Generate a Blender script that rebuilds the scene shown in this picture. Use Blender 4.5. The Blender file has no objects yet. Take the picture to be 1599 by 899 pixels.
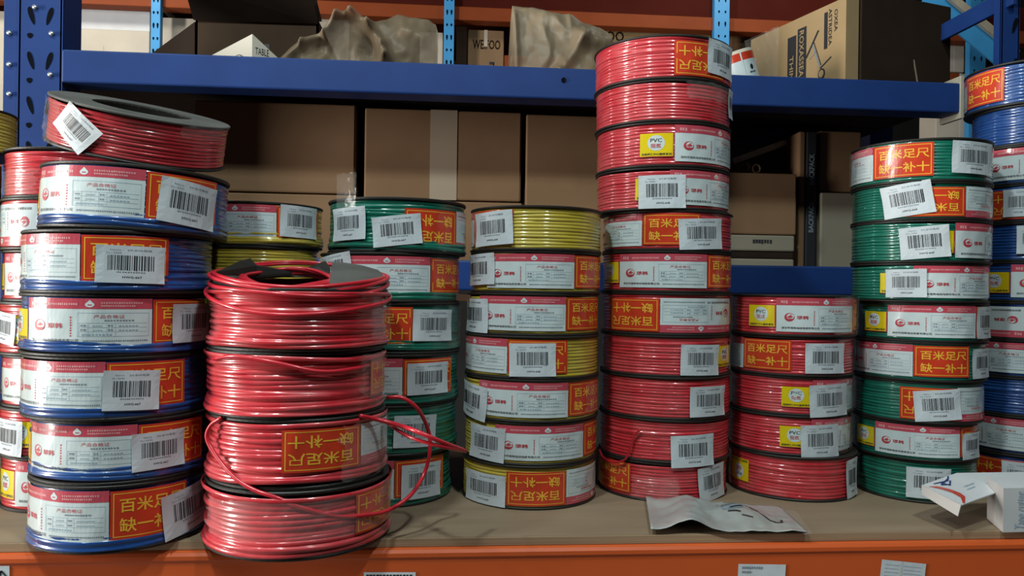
import bpy, bmesh, math, random
import numpy as np
from mathutils import Vector, Matrix, noise

random.seed(7)
SC = bpy.context.scene
COL = SC.collection
# ------------------------------------------------------------------ camera
W, H, F = 1599.0, 899.0, 1200.0
YAW, ROLL = math.radians(4.7), math.radians(0.8)
CZ = 1.457
ZS = 1.200                       # top of the plywood shelf
CAM = Vector((0, 0, CZ))
FW = Vector((math.sin(YAW), math.cos(YAW), 0))
R0 = Vector((math.cos(YAW), -math.sin(YAW), 0)); U0 = Vector((0, 0, 1))
RR = R0 * math.cos(ROLL) + U0 * math.sin(ROLL)
UU = U0 * math.cos(ROLL) - R0 * math.sin(ROLL)
cam = bpy.data.cameras.new('camera'); co = bpy.data.objects.new('camera', cam); COL.objects.link(co)
M3 = Matrix((RR, UU, -FW)).transposed()
co.matrix_world = Matrix.Translation(CAM) @ M3.to_4x4()
cam.sensor_width = 36.0; cam.lens = F / W * 36.0; cam.clip_start = 0.02; cam.clip_end = 60
SC.camera = co

# ------------------------------------------------------------------ light
SC.view_settings.view_transform = 'Standard'; SC.view_settings.look = 'None'
SC.view_settings.exposure = 0.0; SC.view_settings.gamma = 1.0
SC.view_settings.use_curve_mapping = False
wd = bpy.data.worlds.new('world'); SC.world = wd; wd.use_nodes = True
wd.node_tree.nodes['Background'].inputs[0].default_value = (0.55, 0.7, 0.75, 1)
wd.node_tree.nodes['Background'].inputs[1].default_value = 0.03

def area(name, loc, target, sx, sy, power, col):
    l = bpy.data.lights.new(name, 'AREA'); l.shape = 'RECTANGLE'; l.size = sx; l.size_y = sy
    l.energy = power; l.color = col
    o = bpy.data.objects.new(name, l); COL.objects.link(o); o.location = loc
    d = Vector(target) - Vector(loc)
    o.rotation_euler = d.to_track_quat('-Z', 'Y').to_euler()
    return o
COOL = (0.86, 1.0, 0.97)
area('aisle_lamp', (-1.05, 0.40, 2.80), (-1.00, 0.62, 1.2), 0.12, 0.12, 8.0, COOL)
area('aisle_lamp', (-0.50, 0.05, 2.80), (-0.46, 0.50, 1.2), 0.12, 0.12, 15.5, COOL)
area('aisle_lamp', (0.40, -0.06, 2.80), (0.36, 0.42, 1.2), 0.12, 0.12, 11.0, COOL)
area('aisle_end_lamp', (-3.3, 0.17, 1.62), (0.0, 0.80, 1.50), 0.45, 1.3, 130.0, (1.0, 0.97, 0.9))
area('far_aisle_lamp', (-1.6, 2.35, 3.1), (-1.4, 3.1, 2.0), 0.8, 0.2, 12.0, (1.0, 0.97, 0.86))
area('far_aisle_lamp', (1.2, 2.35, 3.1), (1.3, 3.1, 2.0), 0.8, 0.2, 8.0, (1.0, 0.97, 0.86))

# ------------------------------------------------------------------ pixel helpers
def ray(px, py):
    return FW + RR * ((px - 799.5) / F) - UU * ((py - 449.5) / F)
def at_y(px, py, y):
    d = ray(px, py); return CAM + d * (y / d.y)
def at_z(px, py, z):
    d = ray(px, py); return CAM + d * ((z - CZ) / d.z)
def at_x(px, py, x):
    d = ray(px, py); return CAM + d * (x / d.x)
def at_d(px, py, dist):
    return CAM + ray(px, py) * dist
def at_h(px, py, h):
    d = ray(px, py); return CAM + d * (h / math.hypot(d.x, d.y))

# ------------------------------------------------------------------ materials
MATS = {}
def pmat(name, col, rough=0.5, metal=0.0, spec=0.5, coat=0.0, var=0.0, vscale=20.0, bump=0.0, bscale=60.0, alpha=1.0,
         col2=None, stretch=None, transl=0.0, coatr=0.15):
    if name in MATS: return MATS[name]
    m = bpy.data.materials.new(name); m.use_nodes = True
    nt = m.node_tree; b = nt.nodes['Principled BSDF']
    b.inputs['Base Color'].default_value = (*col, 1); b.inputs['Roughness'].default_value = rough
    b.inputs['Metallic'].default_value = metal; b.inputs['Specular IOR Level'].default_value = spec
    b.inputs['Coat Weight'].default_value = coat; b.inputs['Coat Roughness'].default_value = coatr
    tc = nt.nodes.new('ShaderNodeTexCoord'); mp = nt.nodes.new('ShaderNodeMapping')
    nt.links.new(tc.outputs['Object'], mp.inputs['Vector'])
    if stretch: mp.inputs['Scale'].default_value = stretch
    if var > 0 or col2:
        n = nt.nodes.new('ShaderNodeTexNoise'); n.inputs['Scale'].default_value = vscale; n.inputs['Detail'].default_value = 4
        nt.links.new(mp.outputs[0], n.inputs['Vector'])
        cr = nt.nodes.new('ShaderNodeValToRGB')
        c2 = col2 or tuple(min(1, c * (1 + var)) for c in col); c1 = col if col2 else tuple(c * (1 - var) for c in col)
        cr.color_ramp.elements[0].position = 0.35; cr.color_ramp.elements[1].position = 0.68
        cr.color_ramp.elements[0].color = (*c1, 1); cr.color_ramp.elements[1].color = (*c2, 1)
        nt.links.new(n.outputs['Fac'], cr.inputs['Fac']); nt.links.new(cr.outputs['Color'], b.inputs['Base Color'])
    if bump > 0:
        n2 = nt.nodes.new('ShaderNodeTexNoise'); n2.inputs['Scale'].default_value = bscale; n2.inputs['Detail'].default_value = 3
        nt.links.new(mp.outputs[0], n2.inputs['Vector'])
        bp = nt.nodes.new('ShaderNodeBump'); bp.inputs['Strength'].default_value = bump; bp.inputs['Distance'].default_value = 0.002
        nt.links.new(n2.outputs['Fac'], bp.inputs['Height']); nt.links.new(bp.outputs[0], b.inputs['Normal'])
        if coat > 0: nt.links.new(bp.outputs[0], b.inputs['Coat Normal'])
    if alpha < 1:
        tr = nt.nodes.new('ShaderNodeBsdfTransparent'); mx = nt.nodes.new('ShaderNodeMixShader')
        n3 = nt.nodes.new('ShaderNodeTexNoise'); n3.inputs['Scale'].default_value = vscale; n3.inputs['Detail'].default_value = 3
        nt.links.new(mp.outputs[0], n3.inputs['Vector'])
        mr = nt.nodes.new('ShaderNodeMapRange'); mr.inputs['From Min'].default_value = 0.3; mr.inputs['From Max'].default_value = 0.7
        mr.inputs['To Min'].default_value = alpha * 0.6; mr.inputs['To Max'].default_value = min(1, alpha * 1.5)
        nt.links.new(n3.outputs['Fac'], mr.inputs['Value']); nt.links.new(mr.outputs[0], mx.inputs['Fac'])
        nt.links.new(tr.outputs[0], mx.inputs[1]); nt.links.new(b.outputs[0], mx.inputs[2])
        nt.links.new(mx.outputs[0], nt.nodes['Material Output'].inputs['Surface'])
    MATS[name] = m; return m

WIRE = {
    'red': pmat('red_wire', (0.56, 0.020, 0.034), 0.32, coat=0.9, coatr=0.09, col2=(0.60, 0.075, 0.085), vscale=35, bump=0.05, bscale=70),
    'green': pmat('green_wire', (0.0, 0.125, 0.082), 0.32, coat=0.9, coatr=0.09, col2=(0.01, 0.16, 0.11), vscale=35, bump=0.05, bscale=70),
    'blue': pmat('blue_wire', (0.006, 0.05, 0.22), 0.32, coat=0.9, coatr=0.09, col2=(0.02, 0.08, 0.28), vscale=35, bump=0.05, bscale=70),
    'yellow': pmat('yellow_wire', (0.50, 0.37, 0.03), 0.34, coat=0.8, coatr=0.1, col2=(0.56, 0.44, 0.08), vscale=35, bump=0.05, bscale=70),
}
LOOSE = pmat('loose_red_wire', (0.55, 0.015, 0.03), 0.35, coat=0.3)
FLANGE = pmat('black_flange', (0.014, 0.012, 0.010), 0.5, var=0.3, vscale=15)
GREYFL = pmat('grey_flange', (0.085, 0.082, 0.075), 0.6, var=0.25, vscale=18)
WHITE = pmat('label_white', (0.64, 0.72, 0.74), 0.28, coat=0.9, coatr=0.13, var=0.05, vscale=30, bump=0.10, bscale=40)
PINK = pmat('label_pink', (0.56, 0.075, 0.11), 0.3, coat=0.8, coatr=0.13, bump=0.10, bscale=40)
SLOG = pmat('label_red', (0.62, 0.048, 0.018), 0.3, coat=0.6, coatr=0.13, var=0.12, vscale=25, bump=0.10, bscale=40)
GOLD = pmat('label_gold', (0.88, 0.48, 0.05), 0.35, var=0.1)
YEL = pmat('label_yellow', (0.80, 0.60, 0.01), 0.3, coat=0.6, coatr=0.13, bump=0.10, bscale=40)
INK = pmat('ink_black', (0.02, 0.02, 0.025), 0.5)
GINK = pmat('ink_grey', (0.22, 0.27, 0.32), 0.5)
BINK = pmat('ink_blue', (0.34, 0.46, 0.55), 0.5)
RINK = pmat('ink_red', (0.50, 0.05, 0.07), 0.5)
PINK2 = pmat('label_pale_pink', (0.72, 0.32, 0.33), 0.4)
STK = pmat('sticker_white', (0.60, 0.65, 0.70), 0.5, var=0.06, vscale=35, bump=0.3, bscale=45)
FILM = pmat('clear_film', (0.75, 0.72, 0.70), 0.12, spec=0.7, alpha=0.085, vscale=25, bump=0.9, bscale=35)
BAG = pmat('brown_film', (0.27, 0.20, 0.13), 0.42, spec=0.4, alpha=0.66, vscale=6, bump=0.5, bscale=30)
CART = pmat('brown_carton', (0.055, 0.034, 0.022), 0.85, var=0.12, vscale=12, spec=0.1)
KRAFT_SHADE = pmat('shaded_kraft_card', (0.036, 0.022, 0.014), 0.85, var=0.12, vscale=12, spec=0.1)  # kraft darkened: the shade on the scooter carton's right side, as colour
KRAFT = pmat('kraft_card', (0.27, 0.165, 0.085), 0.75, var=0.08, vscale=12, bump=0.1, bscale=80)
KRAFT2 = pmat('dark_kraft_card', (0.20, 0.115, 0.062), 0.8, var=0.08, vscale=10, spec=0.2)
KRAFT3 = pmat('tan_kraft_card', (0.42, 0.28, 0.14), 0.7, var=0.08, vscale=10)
DARKC = pmat('brown_black_card', (0.022, 0.014, 0.010), 0.85, var=0.15, vscale=12, spec=0.1)
PALEC = pmat('pale_card', (0.56, 0.50, 0.42), 0.75, var=0.06, vscale=8)
TAPE = pmat('packing_tape', (0.34, 0.27, 0.20), 0.25, coat=0.4)
PLY = pmat('plywood', (0.225, 0.158, 0.10), 0.7, col2=(0.27, 0.195, 0.128), vscale=5, stretch=(1, 6, 1), bump=0.1, bscale=60)
PLYE = pmat('plywood_edge', (0.27, 0.17, 0.10), 0.75, col2=(0.36, 0.25, 0.15), vscale=60, stretch=(0.05, 1, 6))
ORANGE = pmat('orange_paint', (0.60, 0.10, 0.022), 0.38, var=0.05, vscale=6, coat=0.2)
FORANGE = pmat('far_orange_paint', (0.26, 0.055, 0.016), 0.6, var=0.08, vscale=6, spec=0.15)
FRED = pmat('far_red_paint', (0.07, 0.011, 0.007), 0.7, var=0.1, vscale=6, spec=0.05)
BLUE = pmat('blue_paint', (0.011, 0.040, 0.175), 0.5, var=0.08, vscale=14, spec=0.25)
CYAN = pmat('light_blue_paint', (0.05, 0.33, 0.72), 0.45, var=0.05)
HOLE = pmat('slot_dark', (0.004, 0.005, 0.008), 0.9, spec=0.05)
STEEL = pmat('zinc_bolt', (0.55, 0.56, 0.58), 0.35, metal=0.8)
SILVER = pmat('silver_sachet', (0.30, 0.31, 0.30), 0.34, spec=0.6, coat=0.3, col2=(0.38, 0.40, 0.39), vscale=14, bump=0.6, bscale=25)
WCARD = pmat('white_card', (0.62, 0.63, 0.66), 0.45, var=0.04, vscale=20)
GCARD = pmat('grey_board', (0.42, 0.40, 0.39), 0.7, var=0.05)
CONC = pmat('concrete', (0.16, 0.15, 0.14), 0.8, var=0.2, vscale=3)
WALLM = pmat('warehouse_wall', (0.10, 0.10, 0.10), 0.9, var=0.1, vscale=2)
GREYC = pmat('grey_card', (0.22, 0.195, 0.15), 0.75, var=0.08, vscale=8, spec=0.2)
GALV = pmat('cream_steel', (0.40, 0.37, 0.30), 0.5, var=0.1)
COPPER = pmat('copper', (0.7, 0.35, 0.2), 0.3, metal=0.9)

# ------------------------------------------------------------------ mesh helpers
def link(name, me, parent=None, smooth=False):
    o = bpy.data.objects.new(name, me); COL.objects.link(o)
    if parent is not None: o.parent = parent
    if smooth and me is not None:
        for p in me.polygons: p.use_smooth = True
    return o
def mesh(name, V, Fc, mats, idx=None, parent=None, smooth=False):
    me = bpy.data.meshes.new(name); me.from_pydata([tuple(v) for v in V], [], Fc)
    for m in (mats if isinstance(mats, (list, tuple)) else [mats]): me.materials.append(m)
    if idx is not None: me.polygons.foreach_set('material_index', idx)
    me.update()
    return link(name, me, parent, smooth)
def empty(name, loc=(0, 0, 0)):
    o = bpy.data.objects.new(name, None); COL.objects.link(o); o.location = loc; o.empty_display_size = 0.05; return o
def tag(o, label, cat, group=None, kind=None):
    if label: o['label'] = label
    if cat: o['category'] = cat
    if group: o['group'] = group
    if kind: o['kind'] = kind
    return o

class MB:
    """collects shapes with material numbers"""
    def __init__(s): s.V = []; s.F = []; s.I = []
    def add(s, V, Fc, m=0):
        b = len(s.V); s.V += [tuple(v) for v in V]; s.F += [tuple(b + i for i in f) for f in Fc]
        s.I += [m] * len(Fc) if isinstance(m, int) else list(m); return s
    def box(s, a, b, m=0, bev=0.0, mat=None):
        bm = bmesh.new(); bmesh.ops.create_cube(bm, size=1)
        a, b = Vector(a), Vector(b)
        for v in bm.verts: v.co = Vector([(a[i] + b[i]) / 2 + v.co[i] * (b[i] - a[i]) for i in range(3)])
        if bev: bmesh.ops.bevel(bm, geom=bm.edges[:], offset=bev, segments=2, affect='EDGES', profile=0.5)
        s._bm(bm, m, mat); return s
    def bar(s, p, q, w, h, m=0, up=(0, 0, 1), bev=0.0):
        p, q = Vector(p), Vector(q); z = (q - p).normalized(); x = Vector(up).cross(z)
        if x.length < 1e-4: x = Vector((1, 0, 0))
        x.normalize(); y = z.cross(x); L = (q - p).length
        mt = Matrix.Translation(p) @ Matrix((x, y, z)).transposed().to_4x4()
        return s.box((-w / 2, -h / 2, 0), (w / 2, h / 2, L), m, bev, mt)
    def _bm(s, bm, m, mat=None):
        bm.verts.index_update()
        V = [(mat @ v.co) if mat else v.co.copy() for v in bm.verts]
        s.add(V, [[v.index for v in f.verts] for f in bm.faces], m); bm.free()
    def cyl(s, c, axis, r, h, m=0, n=20):
        q = Vector(axis).to_track_quat('Z', 'Y').to_matrix().to_4x4()
        bm = bmesh.new(); bmesh.ops.create_cone(bm, cap_ends=True, segments=n, radius1=r, radius2=r, depth=h)
        s._bm(bm, m, Matrix.Translation(c) @ q); return s
    def build(s, name, mats, parent=None, smooth=False):
        return mesh(name, s.V, s.F, mats, s.I, parent, smooth)

def lathe(prof, n, fn=None, closed=False):
    V = []; Fc = []
    k = len(prof)
    for i in range(n):
        t = 2 * math.pi * i / n
        for j, (r, z) in enumerate(prof):
            if fn: r, z = fn(r, z, t, j)
            V.append((r * math.sin(t), -r * math.cos(t), z))
    for i in range(n):
        a = i * k; b = ((i + 1) % n) * k
        for j in range(k if closed else k - 1):
            j2 = (j + 1) % k
            Fc.append((a + j, b + j, b + j2, a + j2))
    return V, Fc

def tube(pts, r, n=8, closed=False, sub=6):
    """smooth tube through the points"""
    P = [Vector(p) for p in pts]; Q = []
    N = len(P)
    rng = range(N if closed else N - 1)
    for i in rng:
        p1, p2 = P[i], P[(i + 1) % N]
        p0 = P[(i - 1) % N] if (closed or i > 0) else p1 * 2 - p2
        p3 = P[(i + 2) % N] if (closed or i + 2 < N) else p2 * 2 - p1
        for k in range(sub):
            t = k / sub
            Q.append(0.5 * ((2 * p1) + (p2 - p0) * t + (2 * p0 - 5 * p1 + 4 * p2 - p3) * t * t + (3 * p1 - p0 - 3 * p2 + p3) * t ** 3))
    if not closed: Q.append(P[-1])
    V = []; Fc = []; L = len(Q); x = None
    for i, q in enumerate(Q):
        a = Q[(i - 1) % L] if (closed or i > 0) else q; b = Q[(i + 1) % L] if (closed or i < L - 1) else q
        z = (b - a).normalized()
        if x is None: x = z.orthogonal().normalized()
        x = (x - z * x.dot(z)).normalized(); y = z.cross(x)
        for k in range(n):
            t = 2 * math.pi * k / n; V.append(q + x * r * math.cos(t) + y * r * math.sin(t))
    for i in range(L if closed else L - 1):
        a, b = i * n, ((i + 1) % L) * n
        for k in range(n): Fc.append((a + k, a + (k + 1) % n, b + (k + 1) % n, b + k))
    if not closed:
        Fc.append(tuple(range(n - 1, -1, -1))); Fc.append(tuple((L - 1) * n + k for k in range(n)))
    return V, Fc

# ------------------------------------------------------------------ flat printed art
_TXT = {}
def text_geo(s, bold=0.0, shear=0.0):
    key = (s, bold, shear)
    if key not in _TXT:
        cu = bpy.data.curves.new('t', 'FONT'); cu.body = s; cu.size = 1.0; cu.offset = bold; cu.resolution_u = 2; cu.shear = shear
        ob = bpy.data.objects.new('t', cu); me = bpy.data.meshes.new_from_object(ob)
        V = np.array([(v.co.x, v.co.y) for v in me.vertices], float).reshape(-1, 2); Fc = [tuple(p.vertices) for p in me.polygons]
        bpy.data.objects.remove(ob); bpy.data.curves.remove(cu); bpy.data.meshes.remove(me)
        if len(V):
            lo = V.min(0); hi = V.max(0); V = (V - lo) / np.maximum(hi - lo, 1e-6)
        _TXT[key] = (V, Fc)
    return _TXT[key]
class Art:
    """flat shapes in (u, v) with a layer number; mapped onto a plane or a drum"""
    def __init__(s): s.items = []; s.mats = []
    def mi(s, m):
        if m not in s.mats: s.mats.append(m)
        return s.mats.index(m)
    def poly(s, pts, m, l=1): s.items.append((np.array(pts, float), [tuple(range(len(pts)))], s.mi(m), l)); return s
    def rect(s, x0, y0, x1, y1, m, l=1): return s.poly([(x0, y0), (x1, y0), (x1, y1), (x0, y1)], m, l)
    def grid(s, x0, y0, x1, y1, nu, nv, m, l=0):
        V = [(x0 + (x1 - x0) * i / nu, y0 + (y1 - y0) * j / nv) for i in range(nu + 1) for j in range(nv + 1)]
        k = nv + 1
        s.items.append((np.array(V), [(i * k + j, (i + 1) * k + j, (i + 1) * k + j + 1, i * k + j + 1) for i in range(nu) for j in range(nv)], s.mi(m), l)); return s
    def ell(s, cx, cy, rx, ry, m, l=1, n=24, a0=0, a1=360):
        full = abs(a1 - a0) >= 360
        return s.poly([(cx + rx * math.cos(math.radians(a0 + (a1 - a0) * i / (n if full else n - 1))), cy + ry * math.sin(math.radians(a0 + (a1 - a0) * i / (n if full else n - 1)))) for i in range(n)], m, l)
    def frame(s, x0, y0, x1, y1, wx, wy, m, l=1):
        return s.rect(x0, y0, x1, y0 + wy, m, l).rect(x0, y1 - wy, x1, y1, m, l).rect(x0, y0 + wy, x0 + wx, y1 - wy, m, l).rect(x1 - wx, y0 + wy, x1, y1 - wy, m, l)
    def line(s, p, q, w, m, l=1, asp=1.0):
        d = np.array([q[0] - p[0], (q[1] - p[1]) * asp]); n = np.array([-d[1], d[0]]) / max(1e-9, np.hypot(*d)) * w / 2; n[1] /= asp
        p, q = np.array(p), np.array(q); return s.poly([p - n, q - n, q + n, p + n], m, l)
    def text(s, t, x0, y0, x1, y1, m, l=2, bold=0.0, rot=0, shear=0.0):
        V, Fc = text_geo(t, bold, shear)
        if rot == 90: V = np.stack([1 - V[:, 1], V[:, 0]], 1)      # reads upwards
        if rot == -90: V = np.stack([V[:, 1], 1 - V[:, 0]], 1)     # reads downwards
        s.items.append((np.array([x0, y0]) + V * np.array([x1 - x0, y1 - y0]), Fc, s.mi(m), l)); return s
    def dashes(s, x0, y0, x1, y1, n, m, l=2, seed=1, vertical=False):
        r = random.Random(seed)
        for i in range(n):
            if vertical:
                a = y0 + (y1 - y0) * i / n; s.rect(x0, a, x1, a + (y1 - y0) / n * r.uniform(.45, .75), m, l)
            else:
                a = x0 + (x1 - x0) * i / n; s.rect(a, y0 + (y1 - y0) * r.uniform(0, .2), a + (x1 - x0) / n * r.uniform(.6, .85), y1, m, l)
        return s
    def cut(s, step):
        out = []
        for V, Fc, m, l in s.items:
            w = V[:, 0].max() - V[:, 0].min()
            if len(Fc) > 40 and l == 0 or w < step * 0.6: out.append((V, Fc, m, l)); continue
            bm = bmesh.new(); vs = [bm.verts.new((x, y, 0)) for x, y in V]
            for f in Fc:
                try: bm.faces.new([vs[i] for i in f])
                except ValueError: pass
            a = math.ceil(V[:, 0].min() / step) * step
            while a < V[:, 0].max():
                bmesh.ops.bisect_plane(bm, geom=bm.verts[:] + bm.edges[:] + bm.faces[:], plane_co=(a, 0, 0), plane_no=(1, 0, 0), dist=1e-7)
                a += step
            bm.verts.index_update()
            out.append((np.array([(v.co.x, v.co.y) for v in bm.verts]), [tuple(v.index for v in f.verts) for f in bm.faces], m, l)); bm.free()
        s.items = out; return s
    def build(s, name, fn, parent=None, flip=False):
        V = []; Fc = []; I = []
        for v, f, m, l in s.items:
            b = len(V)
            V += [fn(x, y, l) for x, y in v]
            Fc += [tuple(b + i for i in (g[::-1] if flip else g)) for g in f]; I += [m] * len(f)
        return mesh(name, V, Fc, s.mats, I, parent)
    def onto(s, mb, mats, fn):
        for v, f, m, l in s.items:
            if s.mats[m] not in mats: mats.append(s.mats[m])
            mb.add([fn(x, y, l) for x, y in v], f, mats.index(s.mats[m]))
def plane(o, u, v, eps=0.0004):
    o, u, v = Vector(o), Vector(u), Vector(v); n = u.cross(v).normalized()
    return lambda x, y, l: o + u * x + v * y + n * eps * l

def slogan_art():
    a = Art(); a.grid(0, 0, 1, 1, 18, 5, SLOG)
    a.frame(.035, .05, .965, .95, .012, .018, GOLD)
    a.text('百米足尺', .11, .55, .93, .84, GOLD, 2, bold=.014); a.text('缺一补十', .11, .14, .93, .44, GOLD, 2, bold=.014)
    return a.cut(1 / 18)
def cert_art():
    a = Art(); a.grid(0, 0, 1, 1, 28, 5, WHITE); a.rect(0, .78, 1, 1, PINK, 1)
    a.ell(.555, .87, .034, .055, WHITE, 2); a.poly([(.525, .89), (.555, .97), (.585, .89)], WHITE, 2); a.rect(.54, .855, .57, .875, PINK, 3)
    a.dashes(.17, .85, .47, .90, 17, PINK2, 2, 3); a.dashes(.635, .885, .93, .925, 17, PINK2, 2, 4); a.dashes(.635, .825, .88, .862, 15, PINK2, 2, 5)
    a.dashes(.05, .83, .13, .92, 3, PINK2, 2, 6)
    a.ell(.145, .43, .056, .125, RINK, 1); a.ell(.155, .45, .040, .085, WHITE, 2)
    a.ell(.15, .40, .044, .075, RINK, 3, 16, 190, 350); a.poly([(.115, .43), (.18, .53), (.16, .47), (.19, .44), (.15, .40)], RINK, 3)
    a.text('琨韩', .225, .37, .352, .48, RINK, 2, bold=.015)
    a.dashes(.41, .2, .421, .64, 8, RINK, 2, 7, True)
    a.frame(.465, .2, .975, .70, .003, .008, BINK, 1)
    a.text('产品合格证', .585, .585, .80, .66, RINK, 2)
    a.dashes(.66, .525, .87, .555, 10, GINK, 2, 8)
    for y in (.30, .39, .48): a.rect(.48, y, .96, y + .006, BINK, 1)
    for x in (.475, .545, .675, .735): a.rect(x, .21, x + .003, .49, BINK, 1)
    for y in (.325, .415): a.dashes(.49, y, .535, y + .035, 2, GINK, 2, 9); a.dashes(.685, y, .725, y + .035, 2, GINK, 2, 10); a.dashes(.58, y, .65, y + .02, 4, BINK, 2, 11); a.dashes(.76, y, .9, y + .02, 6, BINK, 2, 12)
    a.dashes(.50, .23, .72, .26, 9, BINK, 2, 13)
    a.text('深圳市琨韩电线电缆有限公司', .06, .085, .475, .15, INK, 2, bold=.01)
    a.dashes(.51, .095, .97, .125, 30, GINK, 2, 14)
    return a.cut(1 / 28)
def yellow_art():
    a = Art(); a.grid(0, 0, 1, 1, 10, 4, YEL)
    a.rect(.965, 0, 1, 1, RINK, 1); a.rect(0, 0, 1, .02, RINK, 1)
    a.ell(.48, .585, .255, .335, WHITE, 1)
    a.text('PVC', .31, .62, .65, .78, INK, 2, bold=.012); a.text('阻燃', .33, .37, .63, .56, RINK, 2, bold=.012)
    a.text('无铅环保PVC阻燃系列', .05, .06, .93, .16, INK, 2, bold=.02)
    return a.cut(1 / 10)
def sticker_art(seed, num):
    r = random.Random(seed); a = Art(); a.grid(0, 0, 1, 1, 8, 6, STK)
    a.text('Name:', .20, .865, .36, .905, GINK, 1); a.text('2X-BVR电缆', .44, .86, .80, .915, GINK, 1, bold=.01)
    a.text('YL13095', .14, .785, .36, .825, GINK, 1)
    x = .17
    while x < .83:
        w = r.choice((.008, .008, .014, .022)); a.rect(x, .34 + r.uniform(-.01, .01), x + w, .74, INK, 1); x += w + r.choice((.009, .009, .014, .02))
    a.dashes(.30, .275, .72, .305, 11, GINK, 1, seed)
    a.text(num, .38, .13, .66, .185, INK, 1, bold=.01)
    return a.cut(1 / 8)
A_SLOG, A_CERT, A_YEL = slogan_art(), cert_art(), yellow_art()
A_STK = {n: [sticker_art(s, n) for s in (1, 2, 3)] for n in ('HWG-667', 'HWG-668')}

# ------------------------------------------------------------------ cable spool
RS, HS = 0.085, 0.054
def winding_mesh(kind, seed):
    r = random.Random(seed); nt = 12; p = (HS - 0.0056) / nt; a = p / 2 * 1.03
    ph = [[r.uniform(0, 6.28) for _ in range(4)] for _ in range(nt)]; k1 = [r.choice((1, 2, 3)) for _ in range(nt)]
    prof = [(0, 0)] * (nt * 5); jz = 0.10 if kind == 'plain' else 0.16
    fl = 0.55 if kind != 'wild' else 0.8          # the stretch film bridges the grooves
    slips = [r.random() < (.12 if kind == 'plain' else .3) for _ in range(nt)]
    def fn(_r, _z, t, j):
        k = j // 5; f = math.radians((-74, -38, 0, 38, 74)[j % 5])
        rc = 0.0833 + 0.00018 * math.sin(k1[k] * t + ph[k][0]) + 0.00012 * math.sin(5 * t + ph[k][1])
        if kind == 'bulge' and k < 3: rc += (0.0026, 0.0030, 0.0013)[k] * (0.85 + 0.15 * math.sin(t + ph[0][0]))
        if kind == 'wild': rc += 0.0010 + 0.0010 * math.sin(2 * t + ph[k][2]) + (0.0028 if k < 2 or k > 10 else 0)
        z = 0.0028 + (k + .5) * p + p * jz * (math.sin(k1[k] * t + ph[k][2]) + .6 * math.sin(4 * t + ph[k][3]))
        if slips[k]: z += p * .5 * math.sin(t + ph[k][3]); rc += 0.0006
        return rc - a * fl + a * fl * math.cos(f), min(max(z + a * math.sin(f), 0.0026), HS - 0.0026)
    V, Fc = lathe(prof, 112, fn)
    me = bpy.data.meshes.new('wire_winding'); me.from_pydata(V, [], Fc); me.materials.append(WIRE['red'])
    for q in me.polygons: q.use_smooth = True
    return me
WIND = {k: [winding_mesh(k, s) for s in (3, 4, 5)] for k in ('plain', 'bulge', 'wild')}
def flange_mesh(seed, mat, ro=0.0853):
    r = random.Random(seed); a, b = r.uniform(0, 6), r.uniform(0, 6); t0 = 0.0030
    prof = [(.047, 0), (ro - .0008, 0), (ro, .0008), (ro, t0 - .0008), (ro - .0008, t0), (.047, t0)]
    V, Fc = lathe(prof, 80, lambda r_, z, t, j: (r_ + (0.0003 * math.sin(3 * t + a) if r_ > .06 else 0), z), closed=True)
    me = bpy.data.meshes.new('flange'); me.from_pydata(V, [], Fc); me.materials.append(mat); return me
FL = [flange_mesh(s, FLANGE) for s in (1, 2)]; FLG = flange_mesh(3, GREYFL)
def core_mesh():
    V, Fc = lathe([(.047, .002), (.047, HS - .002), (.050, HS - .002), (.050, .002)], 48, closed=True)
    me = bpy.data.meshes.new('core'); me.from_pydata(V, [], Fc); me.materials.append(FLANGE); return me
CORE = core_mesh()

def drum(th_a, th_b, va, vb, flip, rad, ph, slant=0.0, curl=0.0, wr=1.0):
    """(u, v, layer) -> a point on the spool's drum, angles in degrees, 0 faces the camera"""
    ta, tb = math.radians(th_a), math.radians(th_b); cu, cv = (ta + tb) / 2 * RS, (va + vb) / 2
    cs, sn = math.cos(math.radians(slant)), math.sin(math.radians(slant))
    def fn(u, v, l):
        if flip: u, v = 1 - u, 1 - v
        x = (u - .5) * (tb - ta) * RS; y = (v - .5) * (vb - va)
        x, y = x * cs - y * sn, x * sn + y * cs
        t = (cu + x) / RS; z = cv + y
        r = rad + l * 0.00013 + wr * 0.00016 * (math.sin(11 * t + ph) * math.cos(90 * z + ph) + .7 * math.sin(23 * t - 160 * z + 2 * ph))
        if curl: r += curl * (abs(2 * u - 1) ** 4) * (abs(2 * v - 1) ** 2)
        return (r * math.sin(t), -r * math.cos(t), z)
    return fn
def film_patch(parent, th_a, th_b, va, vb, rad, amp, seed, mat=FILM, name='plastic_wrap', ragged=0.12):
    r = random.Random(seed); nu, nv = max(10, int((th_b - th_a) / 2.5)), 14; V = []; Fc = []
    for i in range(nu + 1):
        for j in range(nv + 1):
            u, v = i / nu, j / nv
            e = ragged * (noise.noise((u * 6, seed, v * 6)))
            uu = u + e * (1 - abs(2 * u - 1)) * .3 + (e if i in (0, nu) else 0); vv = v + (e if j in (0, nv) else 0)
            t = math.radians(th_a + (th_b - th_a) * uu); z = va + (vb - va) * vv
            q = noise.noise((t * 14, z * 130, seed)) + .5 * noise.noise((t * 35, z * 260, seed + 5))
            rr = rad + amp * abs(q)
            V.append((rr * math.sin(t), -rr * math.cos(t), z))
    k = nv + 1
    Fc = [(i * k + j, (i + 1) * k + j, (i + 1) * k + j + 1, i * k + j + 1) for i in range(nu) for j in range(nv)]
    return mesh(name, V, Fc, mat, None, parent, True)

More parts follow.
